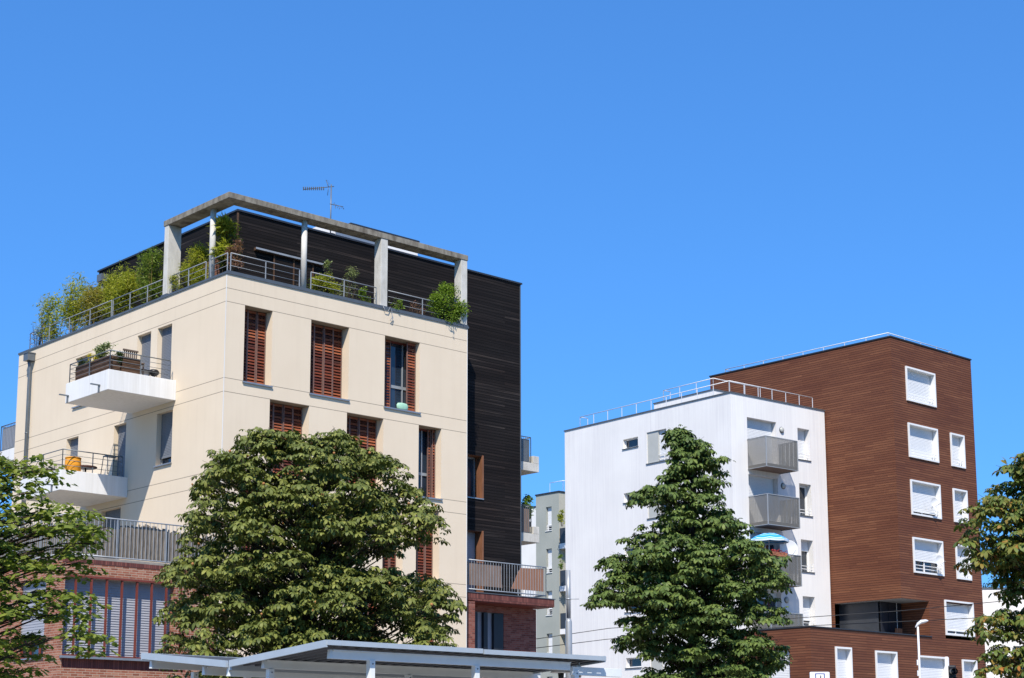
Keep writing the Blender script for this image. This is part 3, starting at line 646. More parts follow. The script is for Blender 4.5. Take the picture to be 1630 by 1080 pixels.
for k in range(5):
    zb_ = 15.36-2.8*k; zh = zb_+1.46; x0_, x1_, p_ = 1.11, 3.34, 1.2
    sl = MB().mat('perforated_steel'); T = 0.02
    sl.poly([(x0_, -p_, zb_), (x1_, -p_, zb_), (x1_, -p_, zh), (x0_, -p_, zh)])
    sl.poly([(x0_, -p_, zb_), (x0_, -0.01, zb_), (x0_, -0.01, zh), (x0_, -p_, zh)])
    sl.poly([(x1_, -p_, zb_), (x1_, -0.01, zb_), (x1_, -0.01, zh), (x1_, -p_, zh)])
    s_ = MB().mat('frame_grey'); s_.mat('perforated_grey_slab' if 'perforated_grey_slab' in MATS else 'dark_screen').box(x0_+0.03, x1_-0.03, -p_+0.03, -0.003, zb_+0.02, zb_+0.17)
    o = s_.build('balcony', Wb); sl.build('perforated_guard', o)
    fr = MB().mat('frame_grey')
    for (a, b, c, d) in ((x0_, x1_, -p_-0.025, -p_+0.02), (x0_-0.025, x0_+0.02, -p_, -0.01), (x1_-0.02, x1_+0.025, -p_, -0.01)):
        fr.box(a, b, c, d, zh-0.015, zh+0.02); fr.box(a, b, c, d, zb_-0.01, zb_+0.015)
    for (a, c) in ((x0_, -p_), (x1_, -p_)): fr.box(a-0.02, a+0.02, c-0.02, c+0.02, zb_, zh)
    fr.build('rail_frame', o)
    la = MB().mat('lamp_glass'); la.m = lambda x, y, z: (x, z, y); la.lathe((3.58, 17.6-2.8*k if 0 else 17.6-2.8*k, -0.11), [(0.07, 0), (0.13, 0.03), (0.14, 0.07)], 14)
    la.mat('coping'); la.lathe((3.58, 17.6-2.8*k, -0.045), [(0.155, 0), (0.155, 0.04)], 14); la.build('wall_lamp', Wb)
def guard(parent, pts, z0, h, n):
    railing(parent, pts, z0, h, 1, n, 'bright_rail', 'roof_guard_rail', 0.022, low=0.0)
guard(Wb, [(0.9, 11.3), (0.35, 11.3), (0.35, 0.35), (6.4, 0.35)], WZ-0.15, 0.85, 1.05)
# the stair tower on the roof
t0 = FW.hit(1041, 642, 0, 2.2); t1 = FW.hit(1056, 622, 0, 2.5); tw = MB(); tw.mat('white_render').box(2.2, 6.8, 3.2, t0[1], WZ-0.2, t0[2]-0.05); tw.mat('coping').box(2.16, 6.84, 3.16, t0[1]+0.04, t0[2]-0.05, t0[2]); tw.build('roof_house', Wb)
guard(Wb, [(3.0, t1[1]), (2.5, t1[1]), (2.5, 3.5), (6.0, 3.5)], t0[2]-0.05, t1[2]-t0[2]+0.05, 1.2)

# ================================================================== BROWN APARTMENT BUILDING
BZ = 22.10; BX, BY = 7.19, 11.62
Bb = thing('apartment_building', 'tall apartment tower in brown plank cladding with boxed white window surrounds', 'building', (FB.x, FB.y, 0), FB.yaw)
RECZ0, RECZ1, RECX, RECY = 7.45, 9.20, 2.34, 3.9
bops = [(1.15, 3.72, 19.07, 20.81), (1.15, 3.72, 16.23, 17.95), (1.15, 3.72, 13.37, 15.11), (1.13, 3.72, 10.52, 12.26),
        (3.66, 6.22, 7.62, 9.36), (4.88, 6.14, 16.22, 17.94), (4.88, 6.16, 13.36, 15.08), (4.88, 6.2, 10.48, 12.24),
        (-5.42, -4.20, 4.35, 6.65), (-2.33, -0.61, 4.33, 6.60), (1.18, 3.74, 4.73, 6.52), (4.98, 6.29, 4.73, 6.47)]
tall = [o for o in bops if o[2] > 7]; low = [o for o in bops if o[2] < 7]
PCX = -7.2
mk = lambda L: [(a, b, c, d, 0.32) for a, b, c, d in L]
w = MB(RF(0))
wall(w, 0, BX, RECZ1, BZ, mk([o for o in tall if o[2] > 9]), 'brown_cladding')
wall(w, RECX, BX, RECZ0, RECZ1, [], 'brown_cladding') if False else None
# the storey beside the recess, then the podium
us = [RECX, 3.66, 6.22, BX]
wall(w, RECX, 3.66, RECZ0, RECZ1, [], 'brown_cladding'); wall(w, 6.22, BX, RECZ0, RECZ1, [], 'brown_cladding')
wall(w, PCX, BX, 0, RECZ0, mk(low), 'brown_cladding')
w.mat('frame_white')
w.m = LF(0); wall(w, 0, BY, RECZ1, BZ, [], 'brown_cladding'); wall(w, RECY, BY, 0, RECZ1, [], 'brown_cladding')
PYE = FB.hit(1160, 1065, 0, PCX)[1]
w.m = LF(PCX); wall(w, 0, PYE, 0, RECZ0, [(1.2, 2.6, 4.3, 6.5, 0.25)], 'brown_cladding')
w.m = ident; w.mat('brown_cladding')
w.poly([(BX, 0, 0), (BX, BY, 0), (BX, BY, BZ), (BX, 0, BZ)]); w.poly([(0, BY, 0), (BX, BY, 0), (BX, BY, BZ), (0, BY, BZ)])
w.poly([(RECX, 0, RECZ0), (RECX, 1.6, RECZ0), (RECX, 1.6, RECZ1), (RECX, 0, RECZ1)])
w.mat('frame_grey').poly([(0, 0, RECZ1), (RECX, 0, RECZ1), (RECX, RECY, RECZ1), (0, RECY, RECZ1)])
w.mat('roof_gravel').poly([(PCX, 0, RECZ0-0.1), (RECX, 0, RECZ0-0.1), (RECX, PYE, RECZ0-0.1), (PCX, PYE, RECZ0-0.1)]); w.mat('brown_cladding').poly([(PCX, PYE, 0), (0, PYE, 0), (0, PYE, RECZ0), (PCX, PYE, RECZ0)])
w.poly([(0, 0, BZ-0.2), (BX, 0, BZ-0.2), (BX, BY, BZ-0.2), (0, BY, BZ-0.2)])
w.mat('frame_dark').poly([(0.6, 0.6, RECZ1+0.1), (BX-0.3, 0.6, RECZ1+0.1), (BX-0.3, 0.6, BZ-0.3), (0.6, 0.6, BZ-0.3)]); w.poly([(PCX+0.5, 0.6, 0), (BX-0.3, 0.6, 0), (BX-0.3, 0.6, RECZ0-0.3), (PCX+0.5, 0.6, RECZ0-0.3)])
w.build('wall', Bb)
cp = MB().mat('dark_coping'); cp.box(-0.04, BX+0.04, -0.04, 0.25, BZ, BZ+0.06); cp.box(-0.04, 0.25, 0.25, BY+0.04, BZ, BZ+0.06); cp.build('coping', Bb)
cp = MB().mat('dark_coping'); cp.box(PCX-0.04, RECX+0.08, -0.05, 0.22, RECZ0, RECZ0+0.05); cp.box(PCX-0.04, PCX+0.2, 0.22, PYE, RECZ0, RECZ0+0.05); cp.build('podium_coping', Bb)
# recessed loggia
lg = MB(); lg.mat('anthracite_panel')
lg.m = LF(0.5); lg.box(1.7, RECY+0.1, 0, 0.05, RECZ0-0.1, RECZ1-0.004)
lg.m = RF(1.6); lg.mat('frame_dark').box(0.56, RECX-0.003, 0, 0.04, RECZ0-0.1, RECZ1-0.004); LG = lg.build('loggia_glazing', Bb)
fr = MB(RF(1.6)).mat('frame_dark')
for a in (0.56, 1.2, 1.85): fr.box(a, a+0.06, -0.04, -0.002, RECZ0-0.1, RECZ1-0.01)
fr.mat('bright_rail').box(1.84, 1.87, -0.06, -0.042, RECZ0, RECZ1-0.01); fr.build('frame', LG)
fn = MB(RF(1.2)).mat('rust_orange_wood'); fn.box(1.2, 1.75, 0, 0.05, RECZ0-0.05, RECZ0+0.45); fn.build('parapet_panel', LG)
def boxed(a, b, c, d, shut, guard_=True):
    F = RF(0); t = 0.085; s = MB(F).mat('frame_white'); pr = -0.07
    s.box(a, a+t, pr, 0.31, c, d); s.box(b-t, b, pr, 0.31, c, d); s.box(a+t, b-t, pr, 0.31, d-t, d); s.box(a+t, b-t, pr, 0.31, c, c+t)
    o = s.build('window', Bb)
    i = pane(F, o, 'casement', a+t, b-t, c+t, d-t, 0.25, shut, 'shutter_white', 'frame_white', None, False, 1)
    # flatten: keep the depth at thing > part > sub-part
    for ch in list(i.children): ch.parent = o
    if guard_:
        g = MB(F).mat('frame_white'); z = c+t
        for zz in (0.14, 0.30): g.box(a+t, b-t, 0.02, 0.045, z+zz, z+zz+0.03)
        g.box(b-t-0.30, b-t-0.27, 0.015, 0.05, z, z+0.5); g.box(b-t-0.10, b-t-0.07, 0.015, 0.05, z, z+0.42); g.build('guard_rail', o)
    return o
shs = [0.985, 0.95, 0.88, 0.62, 0.86, 0.985, 0.985, 0.985, 0.98, 0.99, 0.99, 0.99]
for (o_, s_) in zip(bops, shs): boxed(*o_, s_, o_[2] > 7)
for (a, b) in ((1.2, 2.6),): pane(LF(PCX), Bb, 'window', a, b, 4.3, 6.5, 0.22, 0.9, 'shutter_white', 'frame_white', None, False, 1)
guard(Bb, [(0.9, 10.87), (0.4, 10.87), (0.4, 0.4), (6.1, 0.4), (6.1, 0.9)], BZ-0.2, 0.55, 1.35)
rv = MB().mat('black_plastic'); rv.box(0.5, 0.8, 6.4, 6.7, BZ-0.1, BZ+0.22); rv.tube([(0.6, 7.2, BZ-0.1), (0.6, 7.2, BZ+0.15)], 0.05, 8); rv.build('roof_vent', Bb)

# ================================================================== OTHER BUILDINGS BEHIND
GZ = 19.46
G = thing('apartment_building', 'distant grey green block with a column of narrow windows, left of the white building', 'building', (FG.x, FG.y, 0), FG.yaw)
gops = [(0.72, 1.28, 16.93-2.87*k, 18.56-2.87*k, 0.25) for k in range(6)]
w = MB(LF(0)); wall(w, 0, 2.27, 0, GZ, gops, 'grey_render'); w.m = RF(0); wall(w, 0, 9, 0, GZ, [], 'sand_render')
w.m = ident; w.mat('grey_render').poly([(0, 2.27, 0), (9, 2.27, 0), (9, 2.27, GZ), (0, 2.27, GZ)]); w.poly([(9, 0, 0), (9, 2.27, 0), (9, 2.27, GZ), (9, 0, GZ)])
w.mat('roof_gravel').poly([(0, 0, GZ-0.05), (9, 0, GZ-0.05), (9, 2.27, GZ-0.05), (0, 2.27, GZ-0.05)])
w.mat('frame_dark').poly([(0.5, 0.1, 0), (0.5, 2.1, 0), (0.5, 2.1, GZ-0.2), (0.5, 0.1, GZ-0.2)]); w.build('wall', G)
MB().mat('dark_coping').box(-0.05, 9.05, -0.05, 2.32, GZ, GZ+0.09).build('coping', G)
for k, (a, b, c, d, _) in enumerate(gops): pane(LF(0), G, 'window', a, b, c, d, 0.22, (0.75, 0.8, 0.72, 0.9, 0.8, 0.8)[k], 'shutter_white', 'frame_white', 'frame_white', True, 0)
guard(G, [(2.5, 0.3), (0.7, 0.3), (0.7, 1.6)], GZ+0.05, 0.85, 1.2)
for k in range(5):
    z = 15.93-2.87*k
    b = MB().mat('white_render'); b.box(0.02, 5, -1.35, -0.003, z-0.35, z); o = b.build('balcony', G)
    MB().mat('anthracite_panel').box(0.05, 5, -1.30, -1.24, z+0.002, z+1.05).box(0.05, 0.11, -1.24, -0.01, z+0.002, z+1.05).build('guard_panel', o)
# white block seen between the rear balconies
p0 = at(853, 806, 118); Fq = Frame(p0.x, p0.y, FG.yaw)
Q = thing('apartment_building', 'white block with a shuttered window glimpsed under the rear balconies', 'building', (p0.x, p0.y, 0), FG.yaw)
w = MB(LF(0)); z_ = at(845, 808, 118).z
qz = Fq.hit(866, 860, 0, 0)
wall(w, -1.5, 6, 0, z_, [(0.35, 1.6, 12.2, 15.2, 0.3)], 'white_render'); w.m = ident; w.mat('white_render').poly([(0, -1.5, 0), (8, -1.5, 0), (8, -1.5, z_), (0, -1.5, z_)])
w.poly([(0, 6, 0), (8, 6, 0), (8, 6, z_), (0, 6, z_)]); w.poly([(8, -1.5, 0), (8, 6, 0), (8, 6, z_), (8, -1.5, z_)]); w.poly([(0, -1.5, z_), (8, -1.5, z_), (8, 6, z_), (0, 6, z_)]); w.build('wall', Q)
pane(LF(0), Q, 'window', 0.35, 1.6, 12.2, 15.2, 0.28, 0.7, 'shutter_white', 'frame_white', None, False, 1)
MB().mat('dark_coping').box(-0.05, 8.05, -1.55, 6.05, z_+0.003, z_+0.1).build('coping', Q)
# low white building at the right
pr = at(1545, 938, 92); zr = pr.z
H = thing('low_building', 'low white rendered building beyond the brown tower at the right edge', 'building', (pr.x, 92, 0), -0.03)
w = MB(RF(0)); wall(w, 0, 14, 0, zr, [(2.2, 3.5, 6.3, 7.8, 0.3), (5.4, 6.7, 6.3, 7.8, 0.3)], 'white_render'); w.m = ident; w.mat('white_render').box(0, 14, 0.4, 9, 0, zr-0.02); w.build('wall', H)
MB().mat('coping').box(-0.05, 14.05, -0.05, 9.05, zr, zr+0.08).build('coping', H)
for a in (2.2, 5.4): pane(RF(0), H, 'window', a, a+1.3, 6.3, 7.8, 0.25, 0.3, 'shutter_white', 'frame_white', None, False, 1)

# ================================================================== TRAM STOP SHELTER
S = thing('tram_shelter', 'white steel tram stop shelter with folded metal roof in front of the cream building', 'shelter', (FS.x, FS.y, 0), FS.yaw)
z1_, zv, z2_, LY = 3.57, 3.36, 3.64, 6.6
yv, yl = 2.95, 5.95
def deck(y0, y1, za, zb__, x0, x1, name):
    m = MB().mat('deck_steel'); n = 34; top = 0.0
    L = x1-x0
    k = 0; vs = []; x = x0
    p = 0.25
    while x < x1-0.01:
        xe = min(x+p, x1)
        prof = [(x, 0.03), (x+p*0.30, 0.03), (x+p*0.40, 0.085), (x+p*0.90, 0.085), (xe, 0.03)]
        for (a, h1), (b, h2) in zip(prof[:-1], prof[1:]):
            a = min(a, x1); b = min(b, x1)
            m.poly([(a, y0, za-0.12+h1), (b, y0, za-0.12+h2), (b, y1, zb__-0.12+h2), (a, y1, zb__-0.12+h1)])
            m.poly([(a, y0, za-0.12+h1+0.025), (b, y0, za-0.12+h2+0.025), (b, y1, zb__-0.12+h2+0.025), (a, y1, zb__-0.12+h1+0.025)])
        x = xe
    return m.build(name, S)
deck(0.02, yv-0.02, z1_, zv, 0.03, LY-0.02, 'roof_sheet'); deck(yv+0.02, yl-0.02, zv, z2_, 0.03, LY-0.6, 'roof_sheet')
fa = MB().mat('fascia_steel')
def slab(y0, y1, za, zc_, x0, x1, t=0.135):
    fa.faces([(x0, y0, za-t), (x1, y0, za-t), (x1, y1, zc_-t), (x0, y1, zc_-t), (x0, y0, za), (x1, y0, za), (x1, y1, zc_), (x0, y1, zc_)],
             [(0, 3, 2, 1), (4, 5, 6, 7), (0, 1, 5, 4), (1, 2, 6, 5), (2, 3, 7, 6), (3, 0, 4, 7)])
slab(-0.03, 0.0, z1_, z1_, 0, 3.44, 0.085); slab(-0.035, -0.002, z1_-0.01, z1_-0.01, 3.47, LY, 0.085)
slab(0.001, yv-0.05, z1_, zv, -0.03, 0.02, 0.12); slab(yv+0.05, yl, zv, z2_, -0.03, 0.02, 0.12); slab(yl, yl+0.03, z2_, z2_, -0.03, LY-0.6)
slab(0.001, yv-0.05, z1_, zv, LY-0.02, LY+0.02, 0.12)
fa.build('fascia', S); MB().mat('fascia_steel').box(0.03, LY-0.6, yv-0.05, yv+0.05, zv-0.17, zv-0.03).build('gutter', S)
bm_ = [(0.22, 0.20, LY-0.75, 3.43), (2.05, 0.12, LY+0.2, 3.34), (3.05, 0.05, LY-0.6, 3.24), (3.95, 0.10, LY-0.5, 3.30), (5.75, 0.05, LY-0.5, 3.49)]
for (yb, xs, xe, zt_) in bm_:
    b = MB().mat('canopy_white'); b.box(xs+0.06, xe, yb-0.035, yb+0.035, zt_-0.155, zt_-0.02); b.box(xs+0.06, xe, yb-0.06, yb+0.06, zt_-0.02, zt_)
    b.faces([(xs+0.06, yb-0.05, zt_-0.155), (xs+0.06, yb+0.05, zt_-0.155), (xs, yb+0.05, zt_-0.155), (xs, yb-0.05, zt_-0.155), (xs+0.06, yb-0.03, zt_), (xs+0.06, yb+0.03, zt_), (xs, yb+0.03, zt_), (xs, yb-0.03, zt_)],
            [(0, 1, 2, 3), (4, 7, 6, 5), (0, 4, 5, 1), (1, 5, 6, 2), (2, 6, 7, 3), (3, 7, 4, 0)])
    b.build('beam', S, 0.004)
sx = lambda px_, y_: FS.hit(px_, 1070, 1, y_)[0]
for (x, y, zt_) in ((sx(590, .22), 0.22, 3.28), (sx(757, .22), 0.22, 3.28), (sx(915, .22), 0.22, 3.28), (sx(394, 3.95), 3.95, 3.15), (sx(486, 3.95), 3.95, 3.15), (sx(430, 2.05), 2.05, 3.18), (3.4, 2.05, 3.18), (5.6, 2.05, 3.18), (5.2, 3.95, 3.15), (sx(310, 5.75), 5.75, 3.3)):
    b = MB().mat('canopy_white'); b.box(x-0.055, x+0.055, y-0.055, y+0.055, 0.13, zt_+0.0); b.build('post', S, 0.004)
    MB().mat('zinc_grey').tube([(x, y-0.07, zt_-0.06), (x, y-0.055, zt_-0.06)], 0.012, 8).build('bolt', S)
gp = MB().mat('canopy_white'); gp.box(5.9, 7.25, 0.18, 0.26, 3.19, 3.35); gp.build('end_beam', S, 0.004)
bb = MB().mat('galvanised'); bb.box(1.0, 3.0, 2.2, 2.6, 0.55, 0.60); bb.box(1.1, 1.2, 2.3, 2.5, 0.13, 0.55); bb.box(2.8, 2.9, 2.3, 2.5, 0.13, 0.55); bb.build('bench', S)
for (px_, nm, lb, ang) in ((893, 'floodlight', 'white conical lamp hanging under the right end of the shelter roof', 0), (922, 'floodlight', 'small tilted spotlight right of the last shelter post', 1)):
    pp = at(px_, 1069, 32.0)
    t_ = thing(nm, lb, 'lamp', tuple(pp), 0)
    l = MB().mat('sign_white')
    if ang == 0: l.lathe((0, 0, 0), [(0.20, -0.03), (0.21, -0.02), (0.12, 0.08), (0.06, 0.11)], 20); l.build('lamp_shade', t_); MB().mat('black_plastic').lathe((0, 0, 0), [(0.05, -0.16), (0.06, -0.035)], 10).build('lamp_holder', t_)
    else:
        l.m = lambda x, y, z: (x*0.9+z*0.35, y, z-x*0.4); l.box(-0.09, 0.07, -0.07, 0.07, -0.11, 0.09); l.build('lamp_body', t_, 0.01)
        g_ = MB().mat('window_glass'); g_.m = l.m; g_.box(-0.06, 0.05, -0.085, -0.072, -0.09, 0.06); g_.build('lens', t_)
    MB().mat('canopy_white').tube([(0, 0, 0.08), (0, 0, 0.2)], 0.012, 6).build('stem', t_)

# ================================================================== STREET FURNITURE
def pole_thing():
    PD = 63; p = at(905.5, 1040, PD); t_ = thing('catenary_pole', 'tall galvanised tram line pole stepping to a thinner top beside the white building', 'pole', (p.x, p.y, 0))
    zt_ = at(905.5, 908, PD).z; zs = at(906, 985, PD).z
    MB().mat('pole_grey').tube([(0, 0, 0), (0, 0, zs-0.12), (0, 0, zs)], [0.145, 0.13, 0.09], 18).build('shaft', t_)
    MB().mat('pole_grey').tube([(0, 0, zs), (0, 0, zt_)], 0.085, 16).build('upper_shaft', t_)
    b = MB().mat('galvanised'); z3 = at(905, 954, PD).z; b.tube([(0, 0, z3-0.03), (0, 0, z3+0.03)], 0.095, 12); b.tube([(0, -0.02, z3), (0.40, -0.02, z3)], 0.014, 6); b.build('bracket', t_)
pole_thing()
def wire(pts, Y, label):
    P_ = [at(x, y, Y) for x, y in pts]
    o = MB().mat('black_plastic').tube(P_, 0.014, 5).build('overhead_wire'); tag(o, label, 'wire', 'tram wires')
wire([(760, 1032), (853, 1017.5), (969, 1000.5), (1100, 991.5), (1240, 986), (1430, 973), (1640, 953)], 64, 'upper overhead tram wire crossing the white building and the boxed windows')
wire([(760, 1046), (853, 1032), (965, 1018), (1100, 1006.5), (1298, 996), (1450, 989), (1640, 980)], 64.3, 'lower overhead tram wire running just above the brown podium edge')
def streetlamp():
    Y = 62; p = at(1463, 1050, Y); t_ = thing('street_lamp', 'slim white street lamp with flat head in front of the brown podium', 'street lamp', (p.x, p.y, 0))
    zt_ = at(1461, 998, Y).z
    dx = at(1461, 998, Y).x-p.x
    MB().mat('sign_white').tube([(0, 0, 0), (dx*0.6, 0, zt_-1.2), (dx, 0, zt_)], [0.055, 0.042, 0.035], 12).build('post', t_)
    h = MB().mat('shutter_white'); h.smooth = True
    n = 14; vs = []; fs = []
    prof = [(-0.10, 0.02, 0.04, 0.10), (-0.02, 0.06, 0.13, 0.20), (0.12, 0.14, 0.14, 0.30), (0.30, 0.17, 0.11, 0.33), (0.38, 0.12, 0.04, 0.34)]
    for (x, ry, rz, zc_) in prof:
        for k in range(n): a = 2*math.pi*k/n; vs.append((dx+x, ry*math.cos(a), zt_-0.12+zc_+rz*0.55*math.sin(a)))
    for i in range(len(prof)-1):
        for k in range(n): fs.append((i*n+k, i*n+(k+1) % n, (i+1)*n+(k+1) % n, (i+1)*n+k))
    fs.append(tuple(range(n-1, -1, -1))); fs.append(tuple((len(prof)-1)*n+k for k in range(n)))
    h.faces(vs, fs); h.build('lamp_head', t_)
    for zz in (1055, 1072):
        z = at(1461, zz, Y).z; MB().mat('sign_white').box(-0.09, -0.05, -0.04, 0.04, z-0.1, z+0.1).build('clamp', t_)
streetlamp()
def traffic():
    Y = 55; p = at(1507, 1060, Y); t_ = thing('traffic_light', 'black traffic light head on a pale pole in front of the brown podium', 'traffic light', (p.x, p.y, 0))
    zt_ = at(1507, 1046, Y).z
    MB().mat('sign_white').tube([(0, 0, 0), (0, 0, zt_)], 0.055, 12).build('post', t_)
    zc_ = at(1507, 1068, Y).z; x = at(1515, 1068, Y).x-p.x
    hd = MB().mat('black_plastic').box(x-0.13, x+0.12, -0.12, 0.12, zc_-0.85, zc_+0.17).build('signal_head', t_, 0.04)
    for k in range(3):
        z = zc_-0.02-0.3*k; v = MB().mat('black_plastic'); v.tube([(x, -0.12, z), (x, -0.34, z-0.02)], 0.115, 14, False); v.build('visor', hd)
        MB().mat('window_glass').tube([(x, -0.125, z), (x, -0.135, z)], 0.10, 14).build('lens', hd)
    MB().mat('black_plastic').tube([(0, 0, zc_), (x, 0, zc_)], 0.03, 8).build('bracket', t_)
traffic()
def stop_sign():
    Y = 30; c = at(1304.5, 1070, Y); px1 = Y/2570.0
    t_ = thing('tram_stop_sign', 'white rounded tram stop sign board with blue framed square at the bottom edge', 'sign', (c.x, c.y, 0))
    W_ = 31*px1; zt_ = c.z; b = MB().mat('sign_white').box(-W_/2, W_/2, -0.03, 0.03, zt_-1.1, zt_).build('board', t_, 0.02)
    s = 7.4*px1; zc_ = zt_-2.2*px1
    bl = MB().mat('sign_blue')
    bl.box(-s, s, -0.036, -0.0325, zc_-0.9*px1, zc_); bl.box(-s, -s+1.4*px1, -0.036, -0.0325, zc_-2*s, zc_-0.9*px1); bl.box(s-1.4*px1, s, -0.036, -0.0325, zc_-2*s, zc_-0.9*px1); bl.box(-s+1.4*px1, s-1.4*px1, -0.036, -0.0325, zc_-2*s, zc_-2*s+0.9*px1)
    bl.build('blue_frame', b)
    k = MB().mat('black_plastic'); k.box(0.3*px1, 1.9*px1, -0.036, -0.0325, zc_-5.4*px1, zc_-3.4*px1); k.box(-0.2*px1, 1.9*px1, -0.036, -0.0325, zc_-12*px1, zc_-6.2*px1); k.build('figure_mark', b)
    MB().mat('pole_grey').tube([(0, 0.05, 0), (0, 0.05, zt_-0.05)], 0.035, 10).build('post', t_)
stop_sign()

# ================================================================== ROOF AERIAL, DISHES, BALCONY THINGS
def aerial():
    base = FA.hit(526.5, 340, 1, 2.6); top = FA.hit(526.5, 294, 1, 2.6)
    w_ = FA.wld((base[0], base[1], PZ-0.15)); t_ = thing('roof_aerial', 'thin television aerial mast with two aerials above the pergola beam', 'aerial', tuple(w_))
    ht = top[2]-(PZ-0.15)
    MB().mat('zinc_grey').tube([(0, 0, 0), (0, 0, ht)], 0.022, 8).build('mast', t_)
    px1 = 50/2600.0
    m = MB().mat('coping'); z = ht-4.5*px1
    m.tube([(5*px1, 0, z+0.02), (-51*px1, 0.1, z-0.05)], 0.014, 6)
    for k in range(11): x = (-14-3.6*k)*px1; m.tube([(x, -0.07, z-0.02+0.0), (x, 0.2, z-0.03)], 0.008, 5); m.box(x-0.014, x+0.014, 0.02, 0.08, z-0.09, z+0.02)
    m.tube([(-5*px1, 0, z+1*px1), (-10*px1, 0.1, z+15*px1)], 0.012, 5); m.tube([(-5*px1, 0, z-1*px1), (-7*px1, 0.1, z-14*px1)], 0.010, 5)
    for k in range(3): m.tube([(-10*px1+k*0.03, 0.1, z+15*px1-k*0.07), (-4*px1+k*0.02, -0.1, z+(10-3*k)*px1)], 0.005, 4)
    m.build('long_antenna', t_)
    m = MB().mat('coping'); z = ht-37*px1
    m.tube([(-2*px1, 0, z+1*px1), (23*px1, -0.2, z-8*px1)], 0.013, 6)
    for k, (x, h1, h2) in enumerate(((5, 12, -6), (8, 9, -13), (12, 6, -10), (15, 4, -12), (19, 6, -6), (22, 3, -4))):
        m.tube([(x*px1, 0.2, z-(x*0.35)*px1+h1*px1*0.7), (x*px1+0.02, -0.2, z-(x*0.35)*px1+h2*px1*0.6)], 0.011, 5)
    m.build('short_antenna', t_)
aerial()
def dish(px_, py_, F, y, label, r=0.3):
    p = F.hit(px_, py_, 1, y); t_ = thing('satellite_dish', label, 'satellite dish', tuple(F.wld(p)), F.yaw, 'satellite dishes on the brown and white buildings')
    m = MB().mat('sign_white'); m.m = lambda x, yy, z: (x*0.95-z*0.3, -z*0.95-x*0.3, yy)
    m.lathe((0, 0, 0), [(0.02, 0), (r*0.5, 0.02), (r, 0.09), (r*1.02, 0.10), (r*0.98, 0.09)], 24); m.build('reflector', t_)
    MB().mat('zinc_grey').tube([(0, -0.02, -r*0.9), (0.05, -0.38, -0.05)], 0.012, 6).build('feed_arm', t_)
    MB().mat('zinc_grey').tube([(0, 0.03, 0), (0, 0.12, -0.3)], 0.015, 6).build('mount', t_)
dish(1486, 801, FB, -0.25, 'white satellite dish on the third boxed window of the brown tower', 0.24)
dish(1494, 893, FB, -0.25, 'white satellite dish on the fourth boxed window of the brown tower above the street lamp', 0.26)
dish(1256, 876, FW, -1.0, 'large pale satellite dish behind the parasol on the white building', 0.45)
def parasol():
    p = FW.hit(1224, 862, 1, -0.75); z0 = 15.36-2.8*2+0.17
    t_ = thing('parasol', 'blue and white striped parasol open on the third grey balcony', 'parasol', tuple(FW.wld((p[0], p[1], z0))), FW.yaw)
    h = p[2]-z0
    m = MB(); n = 48; cz = h+0.16
    rings = [(0.02, 0.24), (0.35, 0.20), (0.68, 0.07), (0.95, -0.12)]
    m2 = {}
    for mname in ('blue_canvas', 'light_canvas'):
        pass
    vs = []
    for (r_, z) in rings:
        for k in range(n):
            a = 2*math.pi*k/n; sc = 1-0.04*abs(math.sin(a*4)); vs.append((r_*sc*math.cos(a), r_*sc*math.sin(a), cz+z-0.02*abs(math.sin(a*4))*r_))
    m.mat('striped_canvas'); fs = []
    for i in range(3):
        for k in range(n): fs.append((i*n+k, i*n+(k+1) % n, (i+1)*n+(k+1) % n, (i+1)*n+k))
    m.faces(vs, fs)
    m.mat('light_canvas'); vv = [v for v in vs[3*n:]] + [(v[0], v[1], v[2]-0.09) for v in vs[3*n:]]; m.faces(vv, [(k, (k+1) % n, n+(k+1) % n, n+k) for k in range(n)])
    m.build('canopy', t_); MB().mat('sign_white').tube([(0, 0, 0), (0, 0, cz+0.2)], 0.02, 8).build('pole', t_)
    rb_ = MB().mat('sign_white')
    for k in range(8): a = 2*math.pi*k/8; rb_.tube([(0, 0, cz+0.08), (0.9*math.cos(a), 0.9*math.sin(a), cz-0.13)], 0.006, 4)
    rb_.build('ribs', t_)
def stripe():
    m, n, b = newmat('striped_canvas', 0.8, 0.2)
    sp = N(n, 'ShaderNodeSeparateXYZ'); n.links.new(coords(n), sp.inputs[0])
    r_ = math_(n, 'SQRT', math_(n, 'ADD', math_(n, 'POWER', sp.outputs[0], 2.0), math_(n, 'POWER', sp.outputs[1], 2.0)))
    w_ = math_(n, 'FRACT', math_(n, 'MULTIPLY', r_, 4.2))
    n.links.new(ramp(n, w_, [(0.0, (0.02, 0.22, 0.62)), (0.45, (0.03, 0.33, 0.75)), (0.5, (0.55, 0.68, 0.75)), (0.62, (0.6, 0.7, 0.75)), (0.66, (0.03, 0.33, 0.75))]), b.inputs['Base Color'])
    plain('light_canvas', (0.55, 0.64, 0.72), 0.8, 0.2)
stripe(); parasol()

